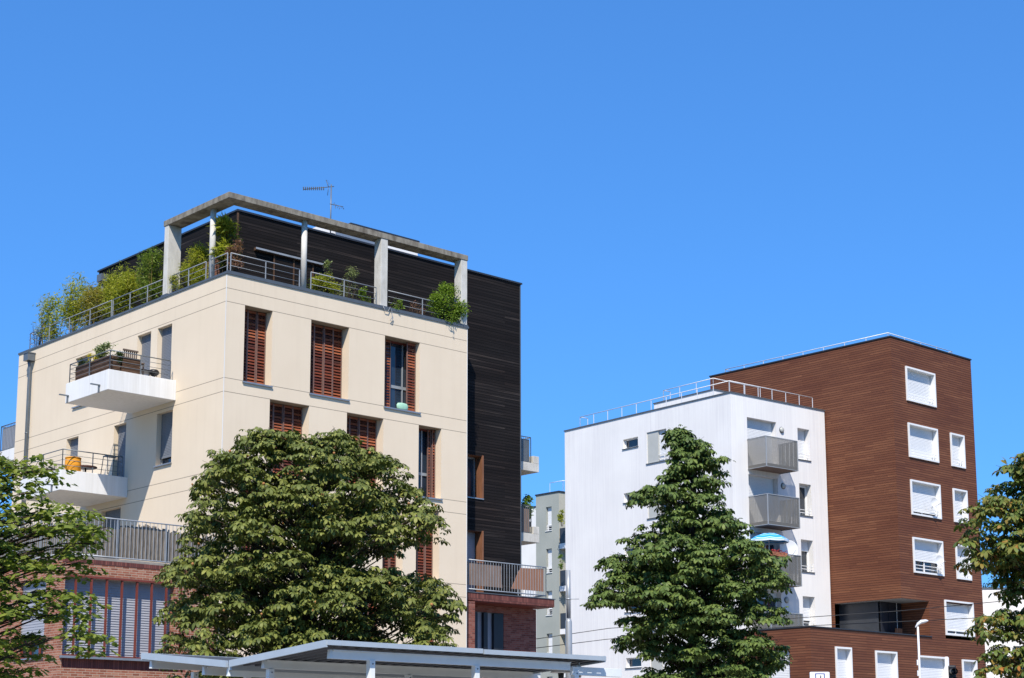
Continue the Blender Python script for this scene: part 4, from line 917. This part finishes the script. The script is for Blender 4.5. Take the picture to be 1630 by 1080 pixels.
# ------------------------------------------------------------------ foliage
def leafset(name, pos, fwd, nrm, size, tmpl, tfaces, matname, parent):
    pos = np.asarray(pos, float); fwd = np.asarray(fwd, float); nrm = np.asarray(nrm, float); size = np.asarray(size, float)
    fwd /= np.linalg.norm(fwd, axis=1)[:, None]+1e-9
    side = np.cross(nrm, fwd); side /= np.linalg.norm(side, axis=1)[:, None]+1e-9
    up = np.cross(fwd, side)
    T = np.asarray(tmpl, float); K = len(T); n = len(pos)
    V = pos[:, None, :]+size[:, None, None]*(T[None, :, 0:1]*fwd[:, None, :]+T[None, :, 1:2]*side[:, None, :]+T[None, :, 2:3]*up[:, None, :])
    V = V.reshape(-1, 3).astype(np.float32)
    Fc = np.asarray(tfaces, int); m = len(Fc)
    FF = (Fc[None]+(np.arange(n)*K)[:, None, None]).reshape(-1, 3)
    me = bpy.data.meshes.new(name); me.vertices.add(len(V)); me.vertices.foreach_set('co', V.ravel())
    me.loops.add(FF.size); me.loops.foreach_set('vertex_index', FF.ravel().astype(np.int32))
    me.polygons.add(len(FF)); me.polygons.foreach_set('loop_start', (np.arange(len(FF))*3).astype(np.int32))
    me.materials.append(MATS[matname]); me.update(calc_edges=True); me.validate()
    me.polygons.foreach_set('use_smooth', np.ones(len(me.polygons), bool))
    o = bpy.data.objects.new(name, me); C.objects.link(o)
    if parent: o.parent = parent
    return o
def palmate():
    V = []; Fc = []
    for ang, L in ((-105, 0.62), (-52, 0.88), (0, 1.0), (52, 0.88), (105, 0.62)):
        a = R(ang); c, s = math.cos(a), math.sin(a); i = len(V)
        for (x, y, z) in ((0.04, 0, 0), (0.48, -0.20, -0.02), (0.50, 0, -0.05), (0.48, 0.20, -0.02), (0.78, -0.19, -0.22), (0.78, 0.19, -0.22), (0.93, 0, -0.44)):
            x *= L; y *= L; z *= L; V.append((x*c-y*s, x*s+y*c, z))
        Fc += [(i, i+2, i+1), (i, i+3, i+2), (i+1, i+2, i+4), (i+2, i+3, i+5), (i+2, i+5, i+4), (i+4, i+5, i+6)]
    return V, Fc
PAL = palmate()
MAP_V = [(0, 0, 0)]+[(r*math.cos(R(a))+0.45, r*math.sin(R(a)), -0.12*abs(math.sin(R(a)))-0.1*max(0, math.cos(R(a)))) for a, r in ((180, 0.42), (130, 0.5), (105, 0.32), (75, 0.55), (45, 0.34), (0, 0.62), (-45, 0.34), (-75, 0.55), (-105, 0.32), (-130, 0.5))]
MAP_V[0] = (0.45, 0, 0.03)
MAP = (MAP_V, [(0, k, k+1) for k in range(1, 10)]+[(0, 10, 1)])
OVAL = ([(0, 0, 0), (0.5, -0.24, 0.03), (0.5, 0.24, 0.03), (1.0, 0, -0.15)], [(0, 1, 2), (1, 3, 2)])
BLADE = ([(0, 0, 0), (0.4, -0.11, 0.0), (0.4, 0.11, 0.0), (1.0, 0, -0.22)], [(0, 1, 2), (1, 3, 2)])

def rows_of(poly, z):
    xs = []
    for (x0, z0), (x1, z1) in zip(poly, poly[1:]+poly[:1]):
        if (z0-z)*(z1-z) < 0: xs.append(x0+(x1-x0)*(z-z0)/(z1-z0))
    xs.sort(); return xs
def inside(poly, x, z):
    xs = rows_of(poly, z); return sum(1 for q in xs if q < x) % 2 == 1
def tree(name, label, outline, Y, ax_px, matname, leaf, tmpl, dmin, cr, per, flat=0.7, fruit=0, skel=1.0, sub=None, trunk_r=0.16, depthk=0.85, inner=0.35, group=None, trunk_top=None, holes=0.0, seed=1, droop=0.35, layer=0.0, lobe=0.8, lflat=0.75, gap=1.0, sprigs=60):
    rg = np.random.default_rng(seed)
    base = at(ax_px, 1100, Y); root = thing(name, label, 'tree', (base.x, Y, 0), 0, 'chestnut trees along the street' if name == 'chestnut_tree' else group)
    poly = [(at(x, y, Y).x-base.x, at(x, y, Y).z) for x, y in outline]
    zmin, zmax = min(p[1] for p in poly), max(p[1] for p in poly)
    def env():
        while True:
            z = rg.uniform(zmin, zmax); xs = rows_of(poly, z)
            if len(xs) < 2: continue
            a, b = xs[0], xs[-1]; hw = (b-a)/2; xm = (a+b)/2; th = rg.uniform(0, 2*math.pi); rho = math.sqrt(rg.uniform(inner, 1.0))*0.97
            x = xm+hw*rho*math.cos(th); y = depthk*hw*rho*math.sin(th)
            if inside(poly, x, z): return x, y, z, hw, xm
    lob = []
    for _ in range(9000):
        x, y, z, hw, xm = env(); Rl = min(lobe, max(0.22, hw*0.55))*rg.uniform(0.75, 1.15)
        k = 0.6*Rl; x2 = xm+(x-xm)*(1-k/max(hw, 0.3)*0.9) if hw > k else xm; y2 = y*(1-k/max(hw, 0.3)*0.9) if hw > k else y*0.3
        if not (inside(poly, x2-0.6*Rl, z) and inside(poly, x2+0.6*Rl, z) and inside(poly, x2, z+0.5*Rl*lflat)):
            if rg.uniform() > 0.08: continue
            Rl *= 0.5; x2, y2 = x, y
            if not inside(poly, x2+0.3*Rl, z) or not inside(poly, x2-0.3*Rl, z): continue
        p = np.array((x2, y2, z))
        if any(np.sum(((q[0]-p)*(1, 1, 1/lflat))**2) < (0.80*(q[1]+Rl)*gap)**2 for q in lob): continue
        lob.append((p, Rl))
    ctr = []
    for p, Rl in lob:
        m_ = 0; nn = int(34*(Rl/cr)**2)
        for _ in range(nn*3):
            v = rg.normal(size=3); v /= np.linalg.norm(v)
            if v[2] < -0.45: continue
            c = p+v*Rl*rg.uniform(0.62, 0.92)*np.array((1, 1, lflat))
            if not inside(poly, c[0], c[2]): continue
            if len(ctr) and np.min(np.sum(((np.array(ctr[-80:])-c)*(1, 1, 1.4))**2, axis=1)) < dmin*dmin: continue
            ctr.append(c)
    for _ in range(4000):            # loose sprigs near the outline
        if _ and len(ctr) > nbase+sprigs: break
        if not _: nbase = len(ctr)
        x, y, z, hw, xm = env(); y *= 0.7; e = cr*1.1
        if inside(poly, x-e, z) and inside(poly, x+e, z) and inside(poly, x, z+e): continue
        if not inside(poly, x, z): continue
        ctr.append(np.array((x, y, z)))
    ctr = np.array(ctr)
    P_, F_, N_, S_ = [], [], [], []
    for c in ctr:
        r_ = cr*rg.uniform(0.7, 1.25); n = int(per*rg.uniform(0.7, 1.3))
        v = rg.normal(size=(n, 3)); v /= np.linalg.norm(v, axis=1)[:, None]; v[:, 2] = np.abs(v[:, 2])*0.9-0.25
        rad = rg.uniform(0.45, 1.0, n)[:, None]
        pos = c+v*rad*r_*np.array((1, 1, flat))
        out = v*np.array((1, 1, 0.2)); out[:, 2] -= droop; out += rg.normal(scale=0.25, size=(n, 3))
        nr = v*0.35+np.array((0, 0, 0.95))+rg.normal(scale=0.24, size=(n, 3))
        P_.append(pos); F_.append(out); N_.append(nr); S_.append(leaf*rg.uniform(0.5, 1.3, n)*rg.uniform(0.85, 1.12))
    print(name, len(lob), 'lobes', len(ctr), 'clumps', sum(len(a) for a in P_), 'leaves')
    leafset('crown', np.vstack(P_), np.vstack(F_), np.vstack(N_), np.concatenate(S_), *tmpl, matname, root)
    ztop = zmax-0.4 if trunk_top is None else trunk_top
    tk = MB().mat('bark'); lean = 0.1
    tk.tube([(0.06*math.sin(k), 0.05*math.cos(k*1.3), ztop*k/8) for k in range(9)], [trunk_r*(1.15-0.95*k/8) for k in range(9)], 12); tk.build('trunk', root)
    br = MB().mat('twig')
    for c in ctr[::3]:
        d = math.hypot(c[0], c[1]); z0 = min(max(c[2]-d*0.55*skel-0.2, zmin-0.8), ztop)
        a = Vector((0, 0, z0)); e = Vector(c); mid = a.lerp(e, 0.5)+Vector((rg.uniform(-.15, .15), rg.uniform(-.15, .15), 0.10*d))
        q1 = a.lerp(mid, 0.5)+Vector((0, 0, 0.02*d)); q2 = mid.lerp(e, 0.5)+Vector((0, 0, 0.04*d))
        rr = 0.008+0.004*d
        br.tube([a, q1, mid, q2, e], [rr*1.5, rr*1.2, rr*0.9, rr*0.55, 0.006], 5, False)
        for k in range(3):
            v = Vector((rg.normal(), rg.normal(), abs(rg.normal())*0.6)).normalized()*cr*0.9; br.tube([q2.lerp(e, 0.4), q2.lerp(e, 0.8)+v*0.4, e+v], [0.007, 0.005, 0.003], 4, False)
    br.build('limbs', root)
    if fruit:
        f = MB().mat('fruit_skin')
        for k in range(fruit):
            c = ctr[rg.integers(len(ctr))]; v = rg.normal(size=3); v /= np.linalg.norm(v); v[1] = -abs(v[1])
            p = c+v*cr*0.9*np.array((1, 1, .7)); s = rg.uniform(0.022, 0.036)
            f.lathe(tuple(p), [(0.2*s, -s), (0.75*s, -0.65*s), (s, 0), (0.75*s, 0.65*s), (0.2*s, s)], 7)
        tag(f.build('fruit', root), kind='stuff')
    return root

tree('chestnut_tree', 'broad horse chestnut with brown conkers in front of the cream building', [(355, 712), (345, 735), (318, 752), (306, 778), (330, 800), (308, 818), (286, 836), (300, 855), (280, 880), (262, 900), (250, 938), (268, 958), (256, 985), (264, 1010), (258, 1040), (270, 1100), (735, 1100), (742, 1030), (722, 1000), (737, 980), (724, 940), (700, 925), (668, 915), (640, 895), (648, 872), (690, 870), (716, 848), (712, 832), (692, 808), (672, 782), (640, 768), (636, 740), (612, 724), (590, 722), (570, 705), (548, 688), (520, 700), (498, 712), (470, 698), (440, 694), (408, 688), (392, 696), (398, 716), (380, 724)],
     36, 498, 'chestnut_leaf', 0.155, PAL, 0.30, 0.28, 12, 0.7, 160, trunk_r=0.19, inner=0.16, seed=3, lobe=0.62, lflat=0.78, gap=1.08, sprigs=110)
tree('chestnut_tree', 'narrow conical chestnut tree standing in front of the white building', [(1076, 683), (1068, 700), (1076, 715), (1066, 730), (1078, 745), (1045, 752), (1050, 770), (1030, 778), (1008, 785), (1010, 805), (1028, 815), (1004, 838), (1014, 850), (985, 862), (1000, 875), (970, 888), (952, 900), (975, 915), (950, 938), (922, 952), (950, 970), (985, 975), (970, 1010), (990, 1030), (1012, 1040), (1020, 1100), (1235, 1100), (1240, 1062), (1268, 1040), (1255, 1020), (1230, 1010), (1255, 985), (1250, 965), (1235, 950), (1256, 920), (1262, 905), (1240, 892), (1205, 885), (1205, 870), (1190, 860), (1202, 852), (1188, 835), (1165, 825), (1160, 805), (1158, 790), (1140, 780), (1158, 750), (1158, 735), (1145, 725), (1132, 735), (1120, 712), (1112, 702), (1098, 712), (1092, 695), (1086, 684)],
     44, 1108, 'dark_chestnut_leaf', 0.168, PAL, 0.29, 0.26, 12, 0.6, 0, trunk_r=0.2, inner=0.04, seed=21, depthk=0.9, skel=0.4, droop=0.35, lobe=0.64, lflat=0.60, gap=1.0, sprigs=110)
tree('maple_tree', 'light green sparse leafed tree reaching in from the left edge', [(-260, 700), (-150, 690), (-40, 715), (5, 722), (22, 735), (60, 728), (88, 738), (95, 760), (92, 785), (108, 812), (150, 822), (190, 838), (186, 850), (160, 860), (145, 880), (178, 918), (205, 970), (190, 985), (170, 975), (175, 1010), (160, 1040), (175, 1080), (120, 1062), (100, 1000), (60, 1010), (30, 1062), (20, 1110), (-260, 1110)],
     21, -95, 'maple_leaf', 0.082, MAP, 0.22, 0.19, 19, 0.65, 0, trunk_r=0.15, inner=0.12, seed=8, depthk=0.55, skel=0.5, droop=0.4, lobe=0.5, lflat=0.62, gap=0.96)
tree('chestnut_tree', 'horse chestnut with browning orange leaves at the right edge', [(1800, 700), (1700, 700), (1640, 722), (1605, 735), (1598, 755), (1570, 765), (1562, 792), (1545, 808), (1548, 835), (1560, 850), (1532, 862), (1524, 888), (1545, 900), (1575, 895), (1600, 900), (1605, 945), (1578, 960), (1560, 985), (1548, 1010), (1560, 1030), (1565, 1052), (1545, 1080), (1560, 1110), (1850, 1110), (1850, 740)],
     30, 1700, 'browning_leaf', 0.155, PAL, 0.27, 0.24, 11, 0.65, 0, trunk_r=0.2, inner=0.12, seed=11, depthk=0.6, lobe=0.7, lflat=0.7, gap=0.88)
tree('distant_tree', 'dark tree top beyond the low white building', [(1560, 930), (1575, 905), (1600, 895), (1640, 888), (1700, 890), (1700, 1000), (1560, 1000)],
     125, 1640, 'dark_leaf', 0.30, OVAL, 0.8, 0.7, 40, 0.7, 0, trunk_r=0.3, inner=0.1, seed=13, depthk=0.6, lobe=1.6)

PGROUP = {'bamboo': 'bamboo along the roof terrace', 'potted_shrub': 'shrubs on the roof terrace', 'potted_plant': 'small plants on the roof terrace', 'balcony_plant': 'plants on the balconies', 'climbing_plant': 'climbers on the pergola piers'}
def plant(name, label, cat, F, ax, val, px0, px1, pytop, zbase, matname, n=300, tmpl=OVAL, leaf=0.09, depth=0.35, stems=6, pot=None, stem='twig', shape='round', group=None, up=0.3, seed=0, top_frac=0.35):
    """a potted or climbing plant standing at a real place on a terrace"""
    rg = np.random.default_rng(seed+100)
    a = F.hit(px0, pytop, ax, val); b = F.hit(px1, pytop, ax, val); pm = F.hit((px0+px1)/2, pytop, ax, val)
    k = 1-ax; u0, u1 = sorted((a[k], b[k])); hw = (u1-u0)/2; zt_ = pm[2]; H_ = zt_-zbase
    l = [0, 0, zbase]; l[ax] = val; l[k] = (u0+u1)/2
    root = thing(name, label, cat, tuple(F.wld(l)), F.yaw, group or PGROUP.get(name))
    ph = 0.0
    if pot:
        ph = min(0.38, H_*0.3); m = MB().mat(pot); m.lathe((0, 0, 0), [(0.13, 0), (0.19, ph), (0.2, ph), (0.17, ph-0.03)], 14); m.build('pot', root)
    st = MB().mat(stem); tips = []
    hx, hy = (hw, depth) if k == 0 else (depth, hw)
    for i in range(stems):
        f1, f2 = rg.uniform(-1, 1), rg.uniform(-1, 1)
        if shape == 'round': q = rg.uniform(0.55, 1)*math.sqrt(max(0, 1-0.5*(f1*f1))); t = Vector((f1*hx*0.8, f2*hy*0.8, ph+(H_-ph)*q))
        else: q = rg.uniform(0.6, 1.0); t = Vector((f1*hx*0.9, f2*hy*0.8, ph+(H_-ph)*q))
        o_ = Vector((f1*hx*0.25, f2*hy*0.25, max(0, ph-0.03))); mid = o_.lerp(t, 0.5)+Vector((0, 0, 0.05)); st.tube([o_, mid, t], [0.012, 0.008, 0.003], 5, False); tips.append((o_, mid, t))
    st.build('stems', root)
    P_, F_, N_, S_ = [], [], [], []
    nc = max(5, n//45); z00 = ph+(H_-ph)*(0.12 if shape == 'round' else top_frac*0.5); cl = []
    for i in range(nc):
        t = rg.uniform(0, 1); zc_ = z00+(H_-z00)*t*0.93
        wd = (math.sin(math.pi*min(1, 0.15+0.8*t))**0.6) if shape == 'round' else (0.45+0.75*t if t < 0.7 else 1.2*(1-t)*2.0+0.25)
        an = rg.uniform(0, 6.28); rr_ = math.sqrt(rg.uniform(0, 1))*0.85*wd; cl.append((rr_*math.cos(an)*hx, rr_*math.sin(an)*hy, zc_))
    cr_ = max(0.09, 0.42*min(hw, H_*0.4))
    for i in range(int(n*(4.5 if name == 'bamboo' else 3.0))):
        if i % 6 == 0:
            o_, mid, t = tips[rg.integers(len(tips))]; s = rg.uniform(top_frac, 1.0); p = (o_.lerp(mid, s*2) if s < 0.5 else mid.lerp(t, s*2-1))+Vector(rg.normal(scale=0.04, size=3))
        else:
            v = rg.normal(size=3); v /= np.linalg.norm(v); p = Vector(cl[rg.integers(nc)])+Vector(v)*cr_*rg.uniform(0.3, 1.15)
        if p.z < ph: p.z = ph+0.05
        f_ = Vector(rg.normal(size=3)); f_.z = f_.z*0.5+up
        P_.append(p); F_.append(f_); N_.append(Vector(rg.normal(scale=0.5, size=3))+Vector((0, 0, 1))); S_.append(leaf*rg.uniform(0.6, 1.3))
    leafset('foliage', P_, F_, N_, S_, *tmpl, matname, root)
    return root
ZR = ZT+0.0
pl = plant
pl('potted_plant', 'sparse twiggy purple shrub at the far left corner of the roof terrace', 'plant', FA, 0, 0.55, 50, 74, 506, ZR-.2, 'twiggy_leaf', 160, BLADE, 0.07, 0.2, 12, 'grey_pot', seed=1)
pl('bamboo', 'loose yellow green bamboo at the far left end of the roof terrace', 'plant', FA, 0, 0.6, 56, 92, 465, ZR-.2, 'pale_leaf', 170, BLADE, 0.16, 0.2, 7, 'grey_pot', 'cane', 'tall', seed=2)
pl('potted_shrub', 'bright yellow leafed shrub beside the leftmost bamboo', 'plant', FA, 0, 0.6, 68, 106, 476, ZR-.2, 'yellow_green_leaf', 520, OVAL, 0.10, 0.3, 9, 'grey_pot', 'cane', 'tall', seed=3)
pl('bamboo', 'tall feathery bamboo right of the yellow shrub against the sky', 'plant', FA, 0, 0.6, 100, 142, 446, ZR-.2, 'bamboo_leaf', 900, BLADE, 0.15, 0.35, 14, 'terracotta', 'cane', 'tall', seed=4)
pl('bamboo', 'dry brownish bamboo below the rain hopper', 'plant', FA, 0, 0.6, 128, 170, 455, ZR-.2, 'dry_bamboo_leaf', 1100, BLADE, 0.14, 0.35, 16, 'terracotta', 'cane', 'tall', seed=5)
pl('bamboo', 'dense bright green bamboo in front of the dark timber wall', 'plant', FA, 0, 0.6, 164, 224, 432, ZR-.2, 'bamboo_leaf', 1700, BLADE, 0.14, 0.35, 20, 'terracotta', 'cane', 'tall', seed=6)
pl('bamboo', 'dark green bushy bamboo just left of the concrete pier', 'plant', FA, 0, 0.6, 224, 262, 402, ZR-.2, 'pine_leaf', 1100, BLADE, 0.13, 0.35, 14, 'grey_pot', 'cane', 'tall', seed=7)
pl('potted_plant', 'small spreading plant hanging over the railing at the pier', 'plant', FA, 0, 0.2, 264, 288, 440, ZR+.05, 'bamboo_leaf', 180, BLADE, 0.10, 0.15, 8, None, seed=8, stem='twig')
pl('bamboo', 'fine leaved yellow green bush between the pier and the round column', 'plant', FA, 0, 0.62, 297, 329, 392, ZR-.2, 'bamboo_leaf', 1100, BLADE, 0.12, 0.3, 14, 'grey_pot', 'cane', 'round', seed=9)
pl('potted_shrub', 'large broad leaved plant in the corner right of the round column', 'plant', FA, 0, 0.62, 338, 372, 352, ZR-.2, 'bamboo_leaf', 420, BLADE, 0.26, 0.3, 12, 'grey_pot', 'twig', 'tall', seed=10)
pl('potted_shrub', 'dark evergreen rising beside the timber corner', 'plant', FA, 0, 0.8, 350, 382, 345, ZR-.2, 'dark_leaf', 600, BLADE, 0.10, 0.2, 12, 'grey_pot', 'twig', 'tall', seed=11)
pl('potted_shrub', 'pinkish brown shrub in front of the timber corner', 'plant', FA, 1, 0.6, 360, 390, 382, ZR-.2, 'pink_leaf', 420, OVAL, 0.08, 0.25, 14, 'terracotta', 'twig', 'round', seed=12)
pl('potted_shrub', 'bushy green shrub behind the railing right of the thin column', 'plant', FA, 1, 0.6, 490, 540, 434, ZR-.2, 'bamboo_leaf', 700, OVAL, 0.08, 0.3, 14, 'grey_pot', 'twig', 'round', seed=13)
pl('potted_plant', 'upright pale plant rising out of the shrub behind the railing', 'plant', FA, 1, 0.6, 514, 528, 414, ZR-.2, 'pale_leaf', 150, OVAL, 0.08, 0.08, 6, 'grey_pot', 'twig', 'tall', seed=14)
pl('potted_shrub', 'thin grey green olive like shrub on the roof terrace', 'plant', FA, 1, 0.6, 535, 572, 424, ZR-.2, 'pale_leaf', 260, BLADE, 0.09, 0.3, 14, 'terracotta', 'twig', 'round', seed=15)
pl('potted_plant', 'low green plant at the foot of the middle pier', 'plant', FA, 1, 0.5, 568, 592, 462, ZR-.2, 'fresh_leaf', 140, OVAL, 0.08, 0.2, 6, 'grey_pot', seed=16)
pl('climbing_plant', 'small trailing creeper with drooping tip beside the middle pier', 'plant', FA, 1, 0.1, 618, 642, 472, ZR+.0, 'fresh_leaf', 130, OVAL, 0.07, 0.1, 7, None, seed=17)
pl('potted_plant', 'dry brown tangle behind the right hand terrace railing', 'plant', FA, 1, 0.5, 645, 676, 482, ZR-.1, 'pink_leaf', 160, BLADE, 0.07, 0.2, 22, 'terracotta', seed=18)
pl('climbing_plant', 'bright green ivy bush spilling round the end pier of the pergola', 'plant', FA, 1, 0.12, 684, 742, 455, ZR+.0, 'fresh_leaf', 1500, OVAL, 0.09, 0.28, 26, None, 'twig', 'round', seed=19, top_frac=0.25)
# upper balcony planter and its plants
def planter(label, F, x0, x1, y0, y1, z0, h, matn='planter_wood'):
    c = F.wld(((x0+x1)/2, (y0+y1)/2, z0)); t_ = thing('planter_box', label, 'planter', tuple(c), F.yaw, 'planter boxes on the upper balcony'); m = MB().mat(matn); a, b = (x1-x0)/2, (y1-y0)/2
    n = 4; s = h/n
    for i in range(n):
        for (p, q, r_, w_) in ((-a, a, -b, -b+0.02), (-a, a, b-0.02, b), (-a, -a+0.02, -b+0.02, b-0.02), (a-0.02, a, -b+0.02, b-0.02)): m.box(p, q, r_, w_, i*s, (i+1)*s-0.012)
    m.build('boards', t_); MB().mat('bark').box(-a+0.03, a-0.03, -b+0.03, b-0.03, 0.02, h-0.05).build('soil', t_)
planter('long weathered timber planter along the outer rail of the upper balcony', FA, -2.18, -1.85, 2.95, 5.2, 13.35, 0.52)
planter('short timber planter across the corner of the upper balcony', FA, -1.80, -1.2, 2.90, 3.22, 13.35, 0.52)
pl('balcony_plant', 'dark green trailing plant at the left end of the balcony planter', 'plant', FA, 0, -2.0, 118, 146, 572, 13.6, 'dark_leaf', 420, OVAL, 0.07, 0.16, 10, None, seed=30, shape='tall')
pl('balcony_plant', 'yellow flowering plant in the middle of the balcony planter', 'plant', FA, 0, -2.0, 140, 160, 562, 13.75, 'yellow_flower', 170, OVAL, 0.07, 0.13, 8, None, seed=31)
pl('balcony_plant', 'tall pale green plant at the outer corner of the upper balcony', 'plant', FA, 0, -2.0, 156, 178, 548, 13.75, 'pale_leaf', 330, OVAL, 0.09, 0.16, 8, None, seed=32, shape='tall')
pl('balcony_plant', 'green creeper spilling from the short planter beside the slatted chair', 'plant', FA, 1, 3.05, 176, 205, 562, 13.6, 'dark_leaf', 360, OVAL, 0.07, 0.13, 10, None, seed=33)
pl('balcony_plant', 'leafy plant on the lower rear balcony behind the timber wall', 'plant', FA, 1, 3.4, 828, 848, 786, QZ+0.1, 'fresh_leaf', 420, OVAL, 0.11, 0.3, 9, 'grey_pot', seed=34)
pl('balcony_plant', 'green plant in a red flower box left of the parasol', 'plant', FW, 1, -1.1, 1192, 1216, 868, 11.25, 'bamboo_leaf', 420, OVAL, 0.10, 0.15, 10, None, seed=35)
pl('balcony_plant', 'low green plant on the top grey balcony of the distant block', 'plant', FG, 1, -1.2, 889, 899, 812, 16.9, 'bamboo_leaf', 160, OVAL, 0.14, 0.2, 6, None, seed=36)
pl('balcony_plant', 'small green plant on the second balcony of the distant block', 'plant', FG, 1, -1.2, 889, 897, 884, 14.0, 'fresh_leaf', 90, OVAL, 0.12, 0.2, 6, None, seed=37)
fb = FW.wld((1.6, -1.32, 11.05)); t_ = thing('flower_box', 'red flower box hung on the third grey balcony beside the parasol', 'planter', tuple(fb), FW.yaw)
MB().mat('terracotta').box(-0.5, 0.55, -0.1, 0.08, 0, 0.2).build('box', t_, 0.01)
fl_ = [(RNG.uniform(-0.5, 0.55), RNG.uniform(-0.13, 0.1), RNG.uniform(0.12, 0.3)) for _ in range(130)]
MATS['flower_red'] = MATS['flower_red']; leafset('flowers', fl_, RNG.normal(size=(130, 3)), RNG.normal(size=(130, 3)), np.full(130, 0.08), *OVAL, 'flower_red', t_)
# furniture on the upper balcony
def chair(px_, py_):
    p = FA.hit(px_, py_, 1, 3.4); t_ = thing('garden_chair', 'slatted wooden garden chair on the upper balcony', 'chair', tuple(FA.wld((p[0], 3.4, 13.35))), FA.yaw)
    for k in range(7): MB().mat('teak').faces([(-0.24+k*0.07, 0, 0.38), (-0.20+k*0.07, 0, 0.38), (-0.18+k*0.07, 0.05, 0.88), (-0.22+k*0.07, 0.05, 0.88), (-0.24+k*0.07, 0.02, 0.38), (-0.20+k*0.07, 0.02, 0.38), (-0.18+k*0.07, 0.07, 0.88), (-0.22+k*0.07, 0.07, 0.88)],
                 [(0, 1, 2, 3), (4, 7, 6, 5), (0, 4, 5, 1), (1, 5, 6, 2), (2, 6, 7, 3), (3, 7, 4, 0)]).build('back_slat', t_)
    MB().mat('teak').box(-0.25, 0.27, 0.02, 0.08, 0.86, 0.91).box(-0.25, 0.27, 0.0, 0.04, 0.42, 0.46).build('back_frame', t_)
    MB().mat('teak').box(-0.25, 0.25, -0.42, 0.0, 0.40, 0.44).build('seat', t_)
    for a in (-0.24, 0.21):
        for b in (-0.40, -0.03): MB().mat('teak').box(a, a+0.035, b, b+0.035, 0.0, 0.40).build('leg', t_)
chair(208, 580)
p = FA.hit(230, 590, 1, 3.3); t_ = thing('small_table', 'low dark table with a barbecue grill top on the upper balcony', 'table', tuple(FA.wld((p[0], 3.3, 13.35))), FA.yaw)
MB().mat('black_plastic').box(-0.3, 0.3, -0.2, 0.2, 0.24, 0.28).build('table_top', t_)
for a in (-0.28, 0.25):
    for b in (-0.18, 0.15): MB().mat('black_plastic').box(a, a+0.03, b, b+0.03, 0, 0.24).build('leg', t_)
p = FA.hit(245, 590, 1, 3.3); t_ = thing('barbecue', 'small black barbecue beside the low table on the upper balcony', 'barbecue', tuple(FA.wld((p[0], 3.3, 13.35))), FA.yaw)
MB().mat('black_plastic').lathe((0, 0, 0), [(0.05, 0.15), (0.15, 0.22), (0.17, 0.30), (0.12, 0.36), (0.03, 0.38)], 12).build('bowl', t_)
for k in range(3): a = 2.1*k; MB().mat('black_plastic').tube([(0.14*math.cos(a), 0.14*math.sin(a), 0.0), (0.1*math.cos(a), 0.1*math.sin(a), 0.2)], 0.01, 5).build('leg', t_)
# lower balcony
p = FA.hit(116, 742, 1, 5.95); o = MB().mat('orange_fabric')
t_ = thing('orange_barrel', 'bright orange round tub on the lower balcony', 'tub', tuple(FA.wld((p[0], 5.95, 10.63))), FA.yaw)
o.lathe((0, 0, 0), [(0.22, 0), (0.25, 0.04), (0.255, 0.2), (0.262, 0.22), (0.255, 0.24), (0.25, 0.40), (0.235, 0.44)], 22); o.build('body', t_)
MB().mat('orange_fabric').lathe((0, 0, 0.445), [(0.255, 0), (0.255, 0.03), (0.2, 0.045)], 22).build('lid', t_)
p = FA.hit(136, 748, 1, 5.95); t_ = thing('round_table', 'low round table with a brown top beside the orange tub', 'table', tuple(FA.wld((p[0], 5.95, 10.63))), FA.yaw)
MB().mat('red_brown_top').lathe((0, 0, 0.20), [(0.36, 0), (0.37, 0.03), (0.36, 0.04)], 22).build('table_top', t_); MB().mat('black_plastic').lathe((0, 0, 0), [(0.15, 0), (0.03, 0.03), (0.03, 0.2)], 10).build('pedestal', t_)
p = FA.hit(178, 742, 0, -0.5); t_ = thing('folding_stool', 'grey folding stool standing by the shuttered door on the lower balcony', 'stool', tuple(FA.wld((-0.55, p[1], 10.63))), FA.yaw)
MB().mat('zinc_grey').box(-0.2, 0.2, -0.15, 0.15, 0.62, 0.65).build('seat', t_)
for s_ in (-1, 1):
    for x_ in (-0.19, 0.19): MB().mat('zinc_grey').tube([(x_, s_*0.13, 0.62), (x_*1.1, s_*0.24, 0)], 0.013, 6).build('leg', t_)
# mint bag on the sill
p = FA.hit(641, 645, 1, 0.06); t_ = MB().mat('mint_plastic'); t_.lathe((0, 0, 0), [(0.19, 0), (0.24, 0.05), (0.25, 0.16), (0.2, 0.22), (0.08, 0.24)], 18)
o = t_.build('mint_bag'); o.scale = (0.95, 0.35, 1.0); o.location = FA.wld((p[0], 0.08, 12.97)); o.rotation_euler = (0, 0, FA.yaw); tag(o, 'pale mint green bag on the sill of the open louvred window', 'bag')
# cable hanging from the coping
p = FA.hit(623, 486, 1, -0.05); q1 = [FA.wld(FA.hit(x, y, 1, -0.06)) for x, y in ((610, 488), (613, 495), (618, 496), (621, 489), (624, 497), (624, 506), (621, 510), (624, 512), (626, 505))]
tag(MB().mat('frame_grey').tube(q1, 0.012, 5).build('loose_cable'), 'loose grey cable loop hanging below the middle pier', 'cable')
